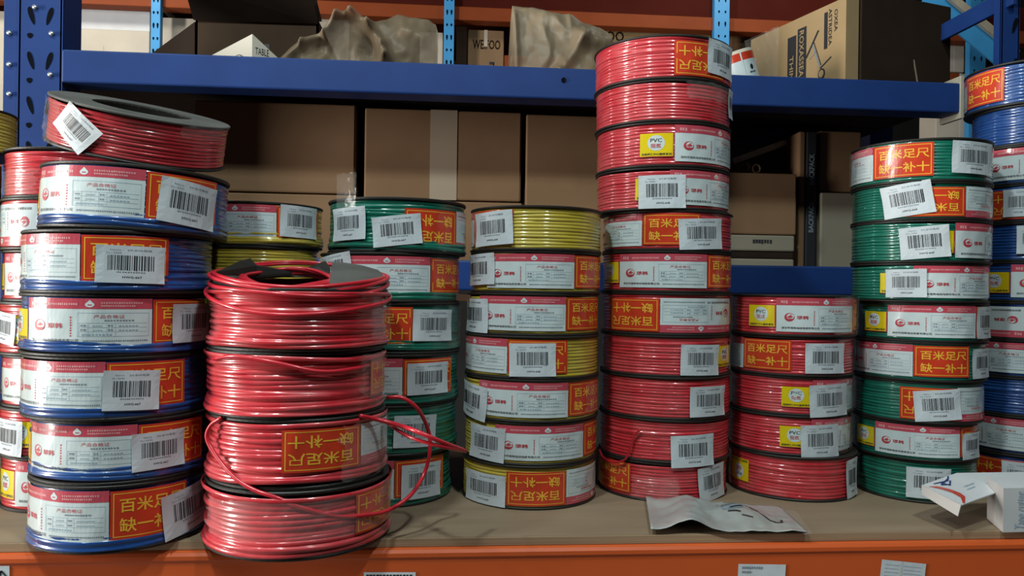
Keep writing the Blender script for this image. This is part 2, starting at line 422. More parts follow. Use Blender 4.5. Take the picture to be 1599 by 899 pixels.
def make_spool(center, z0, z1, R, color, strip=None, flip=False, stickers=(), kind='plain', num='HWG-668', seed=0, core=False, top=None, rot=None, ro=None):
    """strip = angle (degrees) where the printed strip begins on the seen left"""
    e = empty('cable_spool', (center.x, center.y, z0))
    phi = math.atan2(-center.x, center.y)
    e.rotation_euler = rot or (0, 0, phi)
    e.scale = (R / RS, R / RS, (z1 - z0) / HS)
    a = link('flange', FL[seed % 2], e); b = link('flange', top or FL[(seed + 1) % 2], e); b.location.z = HS - 0.003
    w = link('wire_winding', WIND[kind][seed % 3], e); w.rotation_euler.z = (seed * 1.3) % 6.28
    w.material_slots[0].link = 'OBJECT'; w.material_slots[0].material = WIRE[color]
    if core: link('core', CORE, e)
    lb = {'wild': 0.0868, 'bulge': 0.0849, 'plain': 0.0844}[kind]; lo = 0.0095 if kind == 'bulge' else 0.0065
    ph = seed * 1.7
    if strip is not None:
        L = strip
        segs = [('flame_retardant_label', A_YEL, 28, .012, .040), ('certificate_label', A_CERT, 80, lo, .0500), ('slogan_label', A_SLOG, 50, lo + .001, .0492)]
        if kind == 'wild': segs = [(a_, b_, c_, .0075, .040) for a_, b_, c_, _d, _e in segs]
        if flip: segs = segs[::-1]
        for nm, art, wd_, va, vb in segs:
            if flip: va, vb = HS - vb, HS - va
            if L + wd_ > -100 and L < 100:
                art.build(nm, drum(L + .3, L + wd_ - .3, va, vb, flip, lb, ph), e)
            L += wd_
    for k, (ta, tb, va, vb, sl) in enumerate(stickers):
        A_STK[num][(seed + k) % 3].build('barcode_sticker', drum(ta, tb, va, vb, False, max(lb, 0.0858) + (.0016 if kind != 'plain' else 0), ph + k, sl, curl=0.0012), e)
    return e

# ------------------------------------------------------------------ the stacks
#  name, colour default, barcode, winding kind, bottom front pixel, list of spools: (y_top, y_bot, xc, hw, colour, strip, flip, stickers, words)
#  strip: (ref, px) with ref Y/C/S = seen left edge of that label, T = seen right edge of the slogan, L = seen left end, or a number in degrees
STACKS = [
 dict(key='blue', num='HWG-667', kind='bulge', where='the blue stack', base=(197, 862), sp=[
  (256, 360, 212, 148, 'blue', ('S', 222), 0, [(240, 281, 325, 350, -5)], 'sits under the tilted red spool'),
  (360, 459, 190, 150, 'blue', ('S', 132), 0, [(154, 384, 250, 442, -1)], 'wide certificate bulging at its side'),
  (459, 557, 185, 147, 'blue', ('S', 235), 0, [(263, 474, 326, 533, 0), (324, 474, 333, 535, 0)], 'yellow label showing at its edge'),
  (557, 657, 188, 146, 'blue', ('T', 287), 0, [(166, 578, 245, 640, -2)], 'barcode covering half the slogan'),
  (657, 756, 198, 142, 'blue', ('T', 318), 0, [(208, 673, 284, 731, 1)], 'barcode between certificate and slogan'),
  (756, 862, 197, 142, 'blue', ('S', 178), 0, [(253, 757, 330, 826, 7)], 'bottom of the stack, over the shelf edge')]),
 dict(key='coil', num='HWG-667', kind='wild', where='the front red stack', base=(472, 871), sp=[
  (450, 550, 470, 139, 'red', None, 0, [], 'loose loops and broken flange on top'),
  (550, 655, 466, 137, 'red', ('L', 573), 1, [], 'slogan edge just visible at its side'),
  (655, 766, 470, 138, 'red', ('L', 446), 1, [], 'slogan upside down across its front'),
  (766, 871, 472, 143, 'red', ('L', 552), 1, [], 'bottom of the stack, past the shelf edge')]),
 dict(key='backyellow', num='HWG-667', kind='bulge', where='the back yellow stack', base=(405, 792), sp=[
  (314, 384, 405, 100, 'yellow', ('S', 429), 0, [(433, 322, 488, 371, -1)], 'topmost, barcode over its slogan'),
  (384, 452, 398, 101, 'yellow', None, 0, [], 'second from top, above the red loops'),
  (452, 520, 402, 100, 'yellow', None, 0, [], None), (520, 588, 402, 100, 'yellow', None, 0, [], None),
  (588, 656, 402, 100, 'yellow', None, 0, [], None), (656, 724, 402, 100, 'yellow', None, 0, [], None),
  (724, 792, 402, 100, 'yellow', None, 0, [], None)]),
 dict(key='green', num='HWG-667', kind='bulge', where='the left green stack', base=(604, 798), sp=[
  (307, 394, 620, 107, 'green', ('L', 629), 1, [(528, 324, 575, 375, 2), (585, 336, 653, 383, 6)], 'topmost, two barcodes side by side'),
  (394, 472, 610, 108, 'green', ('S', 668), 0, [(506, 398, 555, 436, 7)], 'second from top, upright slogan'),
  (472, 554, 614, 106, 'green', ('T', 643), 0, [(642, 483, 699, 532, -1)], 'third from top'),
  (554, 634, 612, 107, 'green', ('T', 704), 0, [(635, 566, 694, 615, 0)], 'fourth from top, pale barcode over slogan'),
  (634, 714, 610, 107, 'green', None, 0, [(617, 648, 677, 698, -2)], 'second from bottom, red wire crossing it'),
  (714, 798, 604, 105, 'green', ('T', 693), 0, [(628, 723, 685, 777, -1)], 'bottom of the stack')]),
 dict(key='yellow', num='HWG-668', kind='plain', where='the yellow stack', base=(830, 797), sp=[
  (320, 391, 836, 102, 'yellow', ('T', 803), 0, [(747, 330, 803, 383, 3)], 'topmost, bare yellow windings'),
  (391, 458, 836, 101, 'yellow', ('S', 893), 0, [(731, 397, 777, 445, 2)], 'second from top'),
  (458, 525, 833, 102, 'yellow', ('S', 881), 0, [(731, 466, 768, 518, 0)], 'third from top'),
  (525, 593, 832, 104, 'yellow', ('T', 884), 0, [(800, 536, 866, 588, 1)], 'fourth from top, barcode in the middle'),
  (593, 661, 832, 104, 'yellow', ('S', 886), 0, [(728, 597, 768, 650, -5)], 'third from bottom, white certificate in front'),
  (661, 728, 831, 103, 'yellow', ('S', 910), 0, [(743, 665, 795, 718, -2)], 'second from bottom'),
  (728, 797, 830, 104, 'yellow', ('L', 797), 1, [(737, 738, 797, 786, 0)], 'bottom one, slogan upside down')]),
 dict(key='tall', num='HWG-668', kind='plain', where='the tallest red stack', base=(1037, 785), sp=[
  (53, 123, 1029, 107, 'red', ('L', 1046), 1, [(1094, 67, 1132, 120, -1)], 'topmost, above the blue beam'),
  (123, 189, 1030, 106, 'red', None, 0, [(1127, 140, 1135, 185, 0)], 'second from top, no printed label in front'),
  (189, 260, 1031, 105, 'red', ('Y', 998), 0, [], 'third from top, yellow label uncovered'),
  (260, 327, 1031, 104, 'red', ('Y', 992), 0, [(998, 273, 1065, 325, 1)], 'fourth from top, barcode over yellow label'),
  (327, 391, 1040, 101, 'red', ('S', 1004), 0, [(1057, 341, 1119, 389, 3)], 'fifth from top, slogan half under barcode'),
  (391, 457, 1039, 101, 'red', ('C', 970), 0, [], 'sixth from top, long certificate in front'),
  (457, 524, 1039, 101, 'red', ('L', 957), 1, [], 'fifth from bottom, slogan upside down'),
  (524, 589, 1039, 101, 'red', ('Y', 1115), 0, [(1062, 538, 1117, 586, -1)], 'fourth from bottom, barcode beside yellow label'),
  (589, 656, 1040, 102, 'red', None, 0, [(1076, 603, 1127, 650, 0)], 'third from bottom, only a barcode'),
  (656, 724, 1039, 102, 'red', None, 0, [(1050, 679, 1111, 729, 2)], 'second from bottom, loose wire end in front'),
  (724, 785, 1037, 101, 'red', ('T', 992), 0, [(1090, 726, 1128, 780, 6)], 'bottom one, slogan at its left side')]),
 dict(key='short', num='HWG-668', kind='plain', where='the short red stack', base=(1239, 783), sp=[
  (460, 526, 1238, 98, 'red', ('Y', 1172), 0, [], 'topmost, below the lower blue beam'),
  (526, 588, 1237, 96, 'red', ('T', 1238), 0, [(1257, 536, 1313, 583, 0)], 'second from top, upright slogan in front'),
  (588, 649, 1236, 95, 'red', ('Y', 1223), 0, [(1264, 600, 1318, 650, 2)], 'third from top, yellow label and barcode'),
  (649, 712, 1233, 96, 'red', ('Y', 1221), 0, [(1252, 663, 1306, 714, 2)], 'second from bottom, barcode clipping yellow label'),
  (712, 783, 1239, 101, 'red', -197, 1, [(1319, 716, 1336, 776, 4)], 'bottom one, yellow label upside down')]),
 dict(key='rightgreen', num='HWG-668', kind='plain', where='the right green stack', base=(1431, 785), sp=[
  (216, 284, 1434, 112, 'green', ('S', 1363), 0, [(1479, 222, 1537, 272, -1)], 'topmost, upright slogan in front'),
  (284, 343, 1434, 111, 'green', ('L', 1409), 1, [(1379, 286, 1454, 337, 9)], 'second from top, tilted barcode on slogan'),
  (343, 410, 1434, 111, 'green', ('C', 1486), 0, [(1406, 353, 1478, 403, 5)], 'third from top, barcode beside round logo'),
  (410, 472, 1433, 109, 'green', ('C', 1426), 0, [(1386, 420, 1446, 464, 1)], 'fourth from top, barcode over certificate'),
  (472, 534, 1438, 104, 'green', ('C', 1388), 0, [(1519, 479, 1541, 528, 0)], 'middle one, yellow label and full certificate'),
  (534, 596, 1436, 104, 'green', ('S', 1428), 0, [(1513, 544, 1539, 590, 0)], 'fourth from bottom, slogan facing front'),
  (596, 661, 1434, 102, 'green', ('L', 1408), 1, [(1430, 609, 1497, 657, 5)], 'third from bottom, tilted barcode'),
  (661, 720, 1430, 99, 'green', ('C', 1371), 0, [(1500, 675, 1526, 716, 0)], 'second from bottom, barcode at its side'),
  (720, 785, 1431, 97, 'green', None, 0, [(1420, 731, 1484, 779, 0)], 'bottom one, behind the white carton')]),
 dict(key='rightblue', num='HWG-668', kind='plain', where='the right-edge blue stack', base=(1606, 790), sp=[
  (92, 161, 1603, 106, 'blue', ('S', 1503), 0, [], 'topmost, slogan beside bright windings'),
  (161, 224, 1614, 106, 'blue', None, 0, [], 'second from top, bare blue windings'),
  (224, 286, 1611, 107, 'blue', ('C', 1536), 0, [], 'third from top, certificate with logo'),
  (286, 346, 1611, 107, 'blue', -38, 1, [(1567, 295, 1612, 338, 0)], 'fourth from top, slogan upside down'),
  (346, 408, 1611, 107, 'blue', None, 0, [(1588, 352, 1640, 396, 0)], 'fifth from top, barcode on bare windings'),
  (408, 472, 1607, 107, 'blue', ('C', 1579), 0, [], 'sixth from top, yellow label in front'),
  (472, 532, 1605, 107, 'blue', -130, 1, [], 'fifth from bottom, certificate upside down'),
  (532, 591, 1605, 107, 'blue', -98, 0, [], 'fourth from bottom, certificate upright'),
  (591, 652, 1603, 107, 'blue', None, 0, [], 'third from bottom, plain blue windings'),
  (652, 713, 1602, 107, 'blue', -98, 0, [], 'second from bottom, certificate in front'),
  (713, 790, 1601, 107, 'blue', -48, 1, [(1570, 722, 1620, 770, 0)], 'bottom one, beyond the white carton')]),
 dict(key='leftred', num='HWG-667', kind='plain', where='the back red stack', base=(112, 803), sp=[
  (231, 310, 112, 106, 'red', None, 0, [], 'topmost, bare windings'),
  (310, 391, 110, 108, 'red', -157, 1, [], 'second from top, certificate upside down'),
  (391, 472, 112, 106, 'red', -98, 0, [], 'third from top, white certificate at edge'),
  (472, 556, 109, 109, 'red', -56, 0, [(2, 487, 32, 536, -5)], 'middle one, barcode beside yellow label'),
  (556, 637, 113, 106, 'red', -104, 0, [], 'third from bottom, worn certificate'),
  (637, 714, 109, 107, 'red', -54, 0, [(6, 654, 44, 709, -2)], 'second from bottom, barcode over yellow label'),
  (714, 803, 112, 105, 'red', -77, 0, [], 'bottom one, small round logo')]),
 dict(key='edge', num='HWG-667', kind='plain', where='the left-edge yellow stack', base=(-76, 806), sp=[
  (158, 231, -76, 106, 'yellow', None, 0, [], 'topmost, dim and mostly out of view')] +
  [(231 + 82 * i, 313 + 82 * i if i < 6 else 806, -112, 104, 'yellow', None, 0, [], None) for i in range(7)]),
]
STK_INFO = {}
PUSH = {'coil': .988, 'green': 1.012, 'rightblue': 1.05, 'leftred': 1.014, 'edge': 1.03}     # neighbours must clear each other
n_sp = 0
for st in STACKS:
    bx, by = st['base']
    P = at_z(bx, by, ZS); hd = math.hypot(P.x, P.y)
    hw0 = st['sp'][-1][3]; al = math.atan((bx - 799.5) / F); s = math.sin(hw0 / F * math.cos(al) ** 2); Rb = hd * s / (1 - s)
    dist = (hd + Rb) * PUSH.get(st['key'], 1.0); hd = dist - Rb
    info = STK_INFO[st['key']] = dict(dist=dist, R=Rb, front=hd, spools=[])
    for i, (yt, yb, xc, hw, colr, strip, flip, stks, wds) in enumerate(st['sp']):
        al = math.atan((xc - 799.5) / F); R = dist * math.sin(hw / F * math.cos(al) ** 2)
        d = ray(xc, 449); dh = Vector((d.x, d.y, 0)).normalized(); c = dh * dist
        z1 = at_h(xc, yt, dist - R).z; z0 = at_h(xc, yb, dist - R).z if i < len(st['sp']) - 1 else ZS
        if i > 0: z1 = info['spools'][-1][1]
        th = lambda px: math.degrees(math.asin(max(-.999, min(.999, (px - xc) / hw))))
        stp = strip
        if isinstance(strip, tuple):
            t = th(strip[1]); stp = {'Y': t, 'C': t - 28, 'S': t - 108, 'T': t - 158, 'L': t}[strip[0]]
        sl = []
        for (x0, y0, x1, y1, an) in stks:
            # the barcode's height on the drum
            t0, t1 = th(x0), th(x1); xm = (x0 + x1) / 2; rm = math.cos(math.radians((t0 + t1) / 2))
            dd = dist - R * rm
            zt, zb = at_h(xm, y0, dd).z, at_h(xm, y1, dd).z; k = HS / (z1 - z0)
            sl.append((t0, t1, (zb - z0) * k, (zt - z0) * k, an))
        kind = st['kind']
        e = make_spool(c, z0, z1, R, colr, stp, bool(flip), sl, kind, st['num'], n_sp, core=False)
        lab = '%s cable spool in %s, %s' % (colr, st['where'], wds) if wds else 'yellow cable spool lower in %s' % st['where']
        tag(e, lab, 'cable spool', 'cable spools in ' + st['where'])
        info['spools'].append((e, z0, z1, c, R)); n_sp += 1

# the tilted red spool on top of the blue stack
e1, za, zb_, cA, RA = STK_INFO['blue']['spools'][0]
e1.rotation_euler = (0, math.radians(2.2), math.atan2(-cA.x, cA.y))
topc = at_h(224, 177, STK_INFO['blue']['dist'] - 0.005); HA = 0.047; RT = RA * 0.965
phi = math.atan2(-topc.x, topc.y)
A0 = make_spool(topc, topc.z, topc.z + HA, RT, 'red', None, False, [(-54, -24, .0080, .0440, -36)], 'plain', 'HWG-667', 1, core=True, top=FLG)
mrot = Matrix.Rotation(phi, 3, 'Z') @ Matrix.Rotation(math.radians(5.6), 3, 'Y') @ Matrix.Rotation(math.radians(16), 3, 'X')
A0.rotation_euler = mrot.to_euler(); A0.location = topc - mrot @ Vector((0, 0, HA))
r1 = e1.rotation_euler.to_matrix(); n1 = r1 @ Vector((0, 0, 1)); p1 = e1.location + n1 * (zb_ - za); gap = 1.0
for k in range(180):
    t = 2 * math.pi * k / 180; p = A0.location + mrot @ Vector((RT * 1.004 * math.cos(t), RT * 1.004 * math.sin(t), 0)); q = p - p1
    if (q - n1 * q.dot(n1)).length < RA * 1.01: gap = min(gap, q.dot(n1) / n1.z)
A0.location.z -= gap - .0004                                   # the low edge of its flange just rests on the spool below
tag(A0, 'red cable spool tilted forward on top of the blue stack, slanted barcode on its side', 'cable spool', 'cable spools in the blue stack')

# torn stretch film and loose wire on single spools
def sp(key, i): return STK_INFO[key]['spools'][i]
for key, i, a in (('coil', 0, (48, 84, .010, .045, 4)), ('coil', 1, (42, 84, .012, .050, 5)), ('coil', 2, (26, 84, .004, .048, 6)), ('coil', 3, (-62, 84, .016, .046, 7)),
                  ('tall', 1, (20, 72, .030, .052, 8)), ('short', 0, (38, 84, .004, .052, 9)), ('short', 2, (44, 84, .004, .050, 10)), ('short', 3, (48, 84, .006, .050, 11)),
                  ('rightgreen', 0, (-84, -40, .006, .048, 12)), ('leftred', 0, (-84, -30, .004, .030, 13)), ('green', 2, (50, 84, .006, .05, 15)), ('tall', 10, (-24, 14, .002, .034, 18)), ('yellow', 4, (50, 84, .010, .046, 16))):
    e = sp(key, i)[0]
    film_patch(e, a[0], a[1], a[2], a[3], 0.0862 if key != 'coil' else 0.0882, 0.0035 if key in ('short', 'rightgreen') else 0.0018, a[4])
film_patch(A0, 25, 60, .038, .052, 0.0856, 0.002, 14)
film_patch(A0, -84, -52, .002, .050, 0.0856, 0.003, 17)
e = sp('green', 0)[0]
film_patch(e, -56, -34, .030, .078, 0.0865, 0.001, 20, name='clear_tape', ragged=0.06)

def on_stack(key, i, pts, r, name, mat, extra=0.003, parent=True, seg=8):
    """a wire laid against a spool's drum, given by pixels; (px, py, more) pulls it away from the drum"""
    e, z0, z1, c, R = sp(key, i); Q = []
    for p in pts:
        ex = p[2] if len(p) > 2 else extra
        d = ray(p[0], p[1]); rr = R + ex
        A = d.x ** 2 + d.y ** 2; B = -2 * (d.x * c.x + d.y * c.y); C = c.x ** 2 + c.y ** 2 - rr ** 2
        disc = B * B - 4 * A * C
        t = (-B - math.sqrt(disc)) / (2 * A) if disc > 0 else -B / (2 * A)
        Q.append(CAM + d * t)
    V, Fc = tube(Q, r, seg)
    inv = Matrix.Translation((c.x, c.y, z0)) @ Matrix.Rotation(math.atan2(-c.x, c.y), 4, 'Z') @ Matrix.Diagonal((R / RS, R / RS, (z1 - z0) / HS, 1))
    inv = inv.inverted()
    return mesh(name, [inv @ Vector(v) for v in V], Fc, mat, None, e, True)
WR = 0.0021
# big loose ring drooping from the third coil
on_stack('coil', 2, [(604, 620, .004), (628, 621, .02), (652, 638, .035), (669, 672, .045), (671, 705, .045), (662, 740, .04), (640, 774, .03), (605, 797, .014), (570, 804, .008), (530, 806), (480, 795), (430, 776), (400, 766), (372, 750), (350, 728), (330, 700, .006), (323, 680, .008), (330, 663, .006), (346, 652)], WR, 'loose_wire', LOOSE)
on_stack('coil', 2, [(562, 649, .004), (590, 655, .01), (620, 663, .03), (650, 673, .06), (690, 690, .08), (727, 704, .09)], WR * 1.05, 'loose_wire', LOOSE)
on_stack('coil', 2, [(600, 655, .006), (622, 672, .03), (648, 685, .055), (690, 697, .08), (727, 704, .09)], WR * .9, 'loose_wire', LOOSE)
on_stack('tall', 9, [(936, 702, .004), (943, 715, .004), (960, 721, .005), (976, 717, .004), (984, 700), (990, 680), (1000, 670)], .0013, 'loose_wire', LOOSE)
on_stack('coil', 1, [(334, 560), (370, 556), (430, 566), (500, 580), (560, 574), (600, 560)], WR, 'loose_wire', LOOSE, extra=.002)

# broken top of the first coil: tilted grey flange, bent flange pieces, loose loops
eB, zB0, zB1, cB, RB = sp('coil', 0)
def to_local(e_, z0, z1, c, R):
    return (Matrix.Translation((c.x, c.y, z0)) @ Matrix.Rotation(math.atan2(-c.x, c.y), 4, 'Z') @ Matrix.Diagonal((R / RS, R / RS, (z1 - z0) / HS, 1))).inverted()
invB = to_local(eB, zB0, zB1, cB, RB)
toward = Vector((-cB.x, -cB.y, 0)).normalized(); side = Vector((-toward.y, toward.x, 0))
def loop(zf, zb, rad, wob, seed, n=28, off=(0, 0)):
    r = random.Random(seed); a, b = r.uniform(0, 6), r.uniform(0, 6); P = []
    for i in range(n):
        t = 2 * math.pi * i / n; fr = math.cos(t)                 # 1 = front
        rr = rad * (1 + wob * math.sin(2 * t + a) + wob * .5 * math.sin(3 * t + b))
        p = cB + toward * (rr * fr + off[1]) + side * (rr * math.sin(t) + off[0]); z = (zf + zb) / 2 + (zf - zb) / 2 * fr + .0015 * math.sin(3 * t + b)
        P.append(Vector((p.x, p.y, z)))
    return P
def zpx(px, py, h): return at_h(px, py, h).z
fr, bk = STK_INFO['coil']['front'], STK_INFO['coil']['dist'] + RB
for k, (yf, ybk, rad, wob) in enumerate(((453, 411, RB * .99, .012), (446, 413, RB * .965, .02), (490, 430, RB * 1.025, .012), (461, 424, RB * 1.01, .01))):
    V, Fc = tube(loop(zpx(470, yf, fr), zpx(470, ybk, bk), rad, wob, k), WR, 8, True, 4)
    mesh('loose_wire', [invB @ Vector(v) for v in V], Fc, LOOSE, None, eB, True)
for k in range(6):
    rad = RB * (.56 - .015 * k); zf = zpx(440, 452 - k * 1.0, fr + .03) ; zb2 = zpx(440, 428 - k * 1.5, bk - .03)
    V, Fc = tube(loop(zf, zb2, rad, .02, 20 + k, off=(-.012, 0)), WR, 8, True, 4)
    mesh('loose_wire', [invB @ Vector(v) for v in V], Fc, LOOSE, None, eB, True)
def ring_piece(t0, t1, r0, r1, lift0, lift1, mat, name, zf, zb2, n=20, th=.0025):
    V = []; Fc = []
    for i in range(n + 1):
        t = math.radians(t0 + (t1 - t0) * i / n)
        jag = .004 * math.sin(i * 2.3) if name == 'torn_flange' else 0
        for (rr, lf) in ((r0 + jag, lift0), (r1, lift1)):
            frn = math.cos(t) * rr / RB
            p = cB + toward * (rr * math.cos(t)) + side * (rr * math.sin(t)); z = (zf + zb2) / 2 + (zf - zb2) / 2 * frn + lf
            V.append(Vector((p.x, p.y, z))); V.append(Vector((p.x, p.y, z - th)))
    for i in range(n):
        a = i * 4; b = a + 4
        Fc += [(a, a + 2, b + 2, b), (a + 1, b + 1, b + 3, a + 3), (a, b, b + 1, a + 1), (a + 2, a + 3, b + 3, b + 2)]
    Fc += [(0, 1, 3, 2), (n * 4, n * 4 + 2, n * 4 + 3, n * 4 + 1)]
    mesh(name, [invB @ v for v in V], Fc, mat, None, eB)
zf_, zb_2 = zpx(470, 457, fr), zpx(470, 424, bk)
ring_piece(0, 360, RB * .05, RB * .64, -.012, -.012, FLANGE, 'core', zf_, zb_2, n=40)
zt0, zt1 = zpx(470, 458, fr), zpx(470, 428, bk)
for k in range(9):
    V, Fc = tube(loop(zB1 - .002 + (zt0 - zB1 - .002) * k / 8, zB1 - .002 + (zt1 - .004 - zB1) * k / 8, RB * (.955 + .012 * (k % 2)), .004, 40 + k), WR, 8, True, 4)
    mesh('wire_turn', [invB @ Vector(v) for v in V], Fc, WIRE['red'], None, eB, True)
ring_piece(0, 360, RB * .62, RB * .985, 0, 0, GREYFL, 'flange', zf_, zb_2, n=60)
def plate(pts, mat, name='torn_flange'):
    """a bent piece of flange: outline in pixels with a horizontal distance for each corner"""
    P = [at_h(x, y, h) for x, y, h in pts]; n = len(P); dz = Vector((0, 0, -.0025)); c = sum(P, Vector()) / n + Vector((0, 0, .002))
    V = [invB @ p for p in [c] + P + [c + dz] + [p + dz for p in P]]
    Fc = [(0, 1 + i, 1 + (i + 1) % n) for i in range(n)] + [(n + 1, n + 2 + (i + 1) % n, n + 2 + i) for i in range(n)] + [(1 + i, n + 2 + i, n + 2 + (i + 1) % n, 1 + (i + 1) % n) for i in range(n)]
    mesh(name, V, Fc, mat, None, eB)
plate([(514, 447, fr + .045), (545, 449, fr + .045), (575, 446, fr + .05), (597, 438, fr + .07), (601, 430, fr + .09), (590, 421, fr + .115), (565, 414, fr + .135), (540, 410, fr + .145), (519, 409, fr + .15)], GREYFL)
plate([(340, 424, fr + .09), (372, 408, fr + .115), (391, 403, fr + .125), (398, 413, fr + .13), (440, 420, fr + .14), (462, 425, fr + .14), (400, 430, fr + .12)], FLANGE)
plate([(462, 425, fr + .14), (486, 415, fr + .15), (508, 407, fr + .15), (516, 418, fr + .14), (514, 428, fr + .13)], FLANGE)

# ------------------------------------------------------------------ the orange shelf
edge = at_z(800, 838, ZS); YE = edge.y
pb = MB(); pb.box((-2.2, YE + .002, ZS - .009), (2.2, 1.24, ZS), 0)
ply = pb.build('plywood_shelf_board', [PLY]); tag(ply, 'brown plywood shelf board under all the cable spools', 'shelf board')
pe = MB(); pe.box((-2.2, YE, ZS - .009), (2.2, YE + .002, ZS - .0002), 0, bev=.0005); pe.build('front_edge', [PLYE], ply)
YO = YE - .007
ob = MB(); zt = ZS - .0092
prof = [(YO + .045, zt), (YO + .006, zt), (YO + .002, zt - .001), (YO, zt - .004), (YO, zt - .008), (YO + .0015, zt - .0105), (YO + .002, zt - .014), (YO + .002, zt - .100), (YO + .006, zt - .105), (YO + .045, zt - .105)]
V = [(x, y, z) for x in (-2.2, 2.2) for (y, z) in prof]; k = len(prof)
ob.add(V, [(j, (j + 1) % k, k + (j + 1) % k, k + j) for j in range(k)] + [tuple(range(k - 1, -1, -1)), tuple(range(k, 2 * k))])
beam = ob.build('shelf_beam', [ORANGE]); tag(beam, 'orange steel beam along the front edge of the plywood shelf', 'beam')
def price(pts, art_fn, label):
    P = [at_y(x, y, YO + .0016) for x, y in pts[:3]]           # top-left, top-right, bottom-left
    u = P[1] - P[0]; v = (P[0] - P[2]); n = u.cross(v).normalized()
    a = Art(); a.grid(0, 0, 1, 1, 4, 4, STK); art_fn(a)
    fn = plane(P[2] + Vector((0, 0, 0)), u, v, .0003)
    mb = MB(); mats = [STK]; a.onto(mb, mats, lambda x, y, l: fn(x, y, l + 1))
    o = mb.build('price_label', mats); tag(o, label, 'label', 'paper labels on the orange beam'); return o
def pa1(a):
    a.dashes(.05, .78, .95, .93, 14, INK, 1, 3); a.dashes(.05, .5, .6, .62, 8, GINK, 1, 4)
price([(568, 893), (649, 893), (568, 943)], pa1, 'white paper label on the orange beam below the red coils')
def pa2(a):
    a.dashes(.08, .86, .52, .93, 9, GINK, 1, 5); a.dashes(.08, .74, .28, .80, 4, GINK, 1, 6); x = .15; r = random.Random(4)
    while x < .85:
        w = r.choice((.01, .02)); a.rect(x, .3, x + w, .62, INK, 1); x += w + r.choice((.01, .018))
    a.rect(.86, .55, .93, .60, INK, 1)
price([(1153, 880), (1227, 881), (1150, 934)], pa2, 'white barcode label on the orange beam below the grey sachet')
def pa3(a):
    a.rect(.44, 0, .455, 1, PALEC, 1)
    for i in range(7): a.dashes(.08, .86 - i * .11, .40, .88 - i * .11, 7, BINK, 1, i); a.dashes(.5, .86 - i * .11, .9, .88 - i * .11, 7, BINK, 1, i + 9)
price([(1377, 873), (1446, 880), (1371, 925)], pa3, 'pale creased notepaper on the orange beam below the white carton')
def pa4(a):
    a.line((.55, .5), (.72, .82), .06, INK, 1); a.line((.72, .82), (.9, .6), .06, INK, 1); a.line((.66, .45), (.72, .82), .05, INK, 1)
price([(-30, 883), (15, 883), (-30, 925)], pa4, 'white label with a black arrow at the left end of the orange beam')

# ------------------------------------------------------------------ the blue rack behind
YB = 1.25
def slot(mb, c, w, h, ang, m=1):
    """a dark teardrop slot on a post's front, normal -Y"""
    r = []
    for i in range(18):
        t = 2 * math.pi * i / 18; x, z = w * math.cos(t) * (1.0 + .35 * math.sin(t)), h * math.sin(t)
        r.append((c[0] + x * math.cos(ang) - z * math.sin(ang), c[1], c[2] + x * math.sin(ang) + z * math.cos(ang)))
    mb.add(r, [tuple(range(18))], m)
pl, pr_ = at_y(28, 60, YB), at_y(98, 60, YB)
po = MB()
po.box((pl.x, YB, 0.0), (pr_.x, YB + .004, 3.2), 0, bev=.0015); po.box((pl.x, YB, 0), (pl.x + .004, YB + .06, 3.2), 0); po.box((pr_.x - .004, YB, 0), (pr_.x, YB + .06, 3.2), 0)
wp = pr_.x - pl.x
for zi in range(-4, 9):
    z = at_y(60, 25, YB).z + zi * .0695
    slot(po, (pl.x + wp * .30, YB - .0006, z), .0038, .0145, .28); slot(po, (pl.x + wp * .70, YB - .0006, z), .0038, .0145, -.28)
    slot(po, (pl.x + wp * .27, YB - .0006, z - .031), .0042, .0042, 0)
post = po.build('rack_post', [BLUE, HOLE]); tag(post, 'dark blue slotted steel rack post at the left end of the upper blue beam', 'post', 'uprights of the blue rack')
for x, y in ((82, 53), (80, 117), (56, 12)):
    c = at_y(x, y, YB); b = MB(); b.cyl((c.x, c.y - .002, c.z), (0, 1, 0), .0035, .005, 0, 12); b.build('bolt', [STEEL], post, True)
# neighbouring plate with bolts
p0, p1 = at_y(10, 60, YB + .02), at_y(27, 60, YB + .02)
sp_ = MB(); sp_.box((p0.x, YB + .012, 0), (pl.x - .001, YB + .05, 3.2), 0, bev=.001); pl2 = sp_.build('post_side_channel', [BLUE]); tag(pl2, 'narrow dark bolted channel left of the blue rack post', 'post')
for y in (52, 101, 147):
    c = at_y(16, y, YB + .012); b = MB(); b.cyl((c.x, c.y - .002, c.z), (0, 1, 0), .0035, .005, 0, 12); b.build('bolt', [STEEL], pl2, True)
bt = [at_y(800, 104, YB).z, at_y(800, 153, YB).z]
xr = at_y(1497, 150, YB).x
bb = MB(); bb.box((pr_.x, YB - .004, bt[1]), (xr, YB + .045, bt[0]), 0, bev=.003)
bm_ = bb.build('rack_beam', [BLUE]); tag(bm_, 'long blue steel rack beam above the cardboard boxes', 'beam')
cp = MB(); cp.box((xr - .001, YB - .006, bt[1] - .01), (xr + .006, YB + .05, bt[0] + .012), 0, bev=.001); cp.build('end_plate', [GALV], bm_)
c = at_y(880, 125, YB - .004); dn = MB(); dn.cyl((c.x, c.y, c.z), (0, 1, 0), .004, .004, 0, 10); dn.build('hole', [HOLE], bm_)
dk = MB(); dk.box((pl.x, YB + .046, bt[0] - .025), (xr + .02, 2.05, bt[0] - .004), 0)
deck = dk.build('rack_deck', [DARKC]); tag(deck, 'dark upper shelf deck carried by the blue beam', 'shelf board')
rb = MB(); rb.box((pl.x, 2.03, bt[1]), (xr + .02, 2.07, bt[0]), 0, bev=.003); o = rb.build('rear_rack_beam', [BLUE]); tag(o, 'rear blue beam under the back of the upper deck', 'beam')
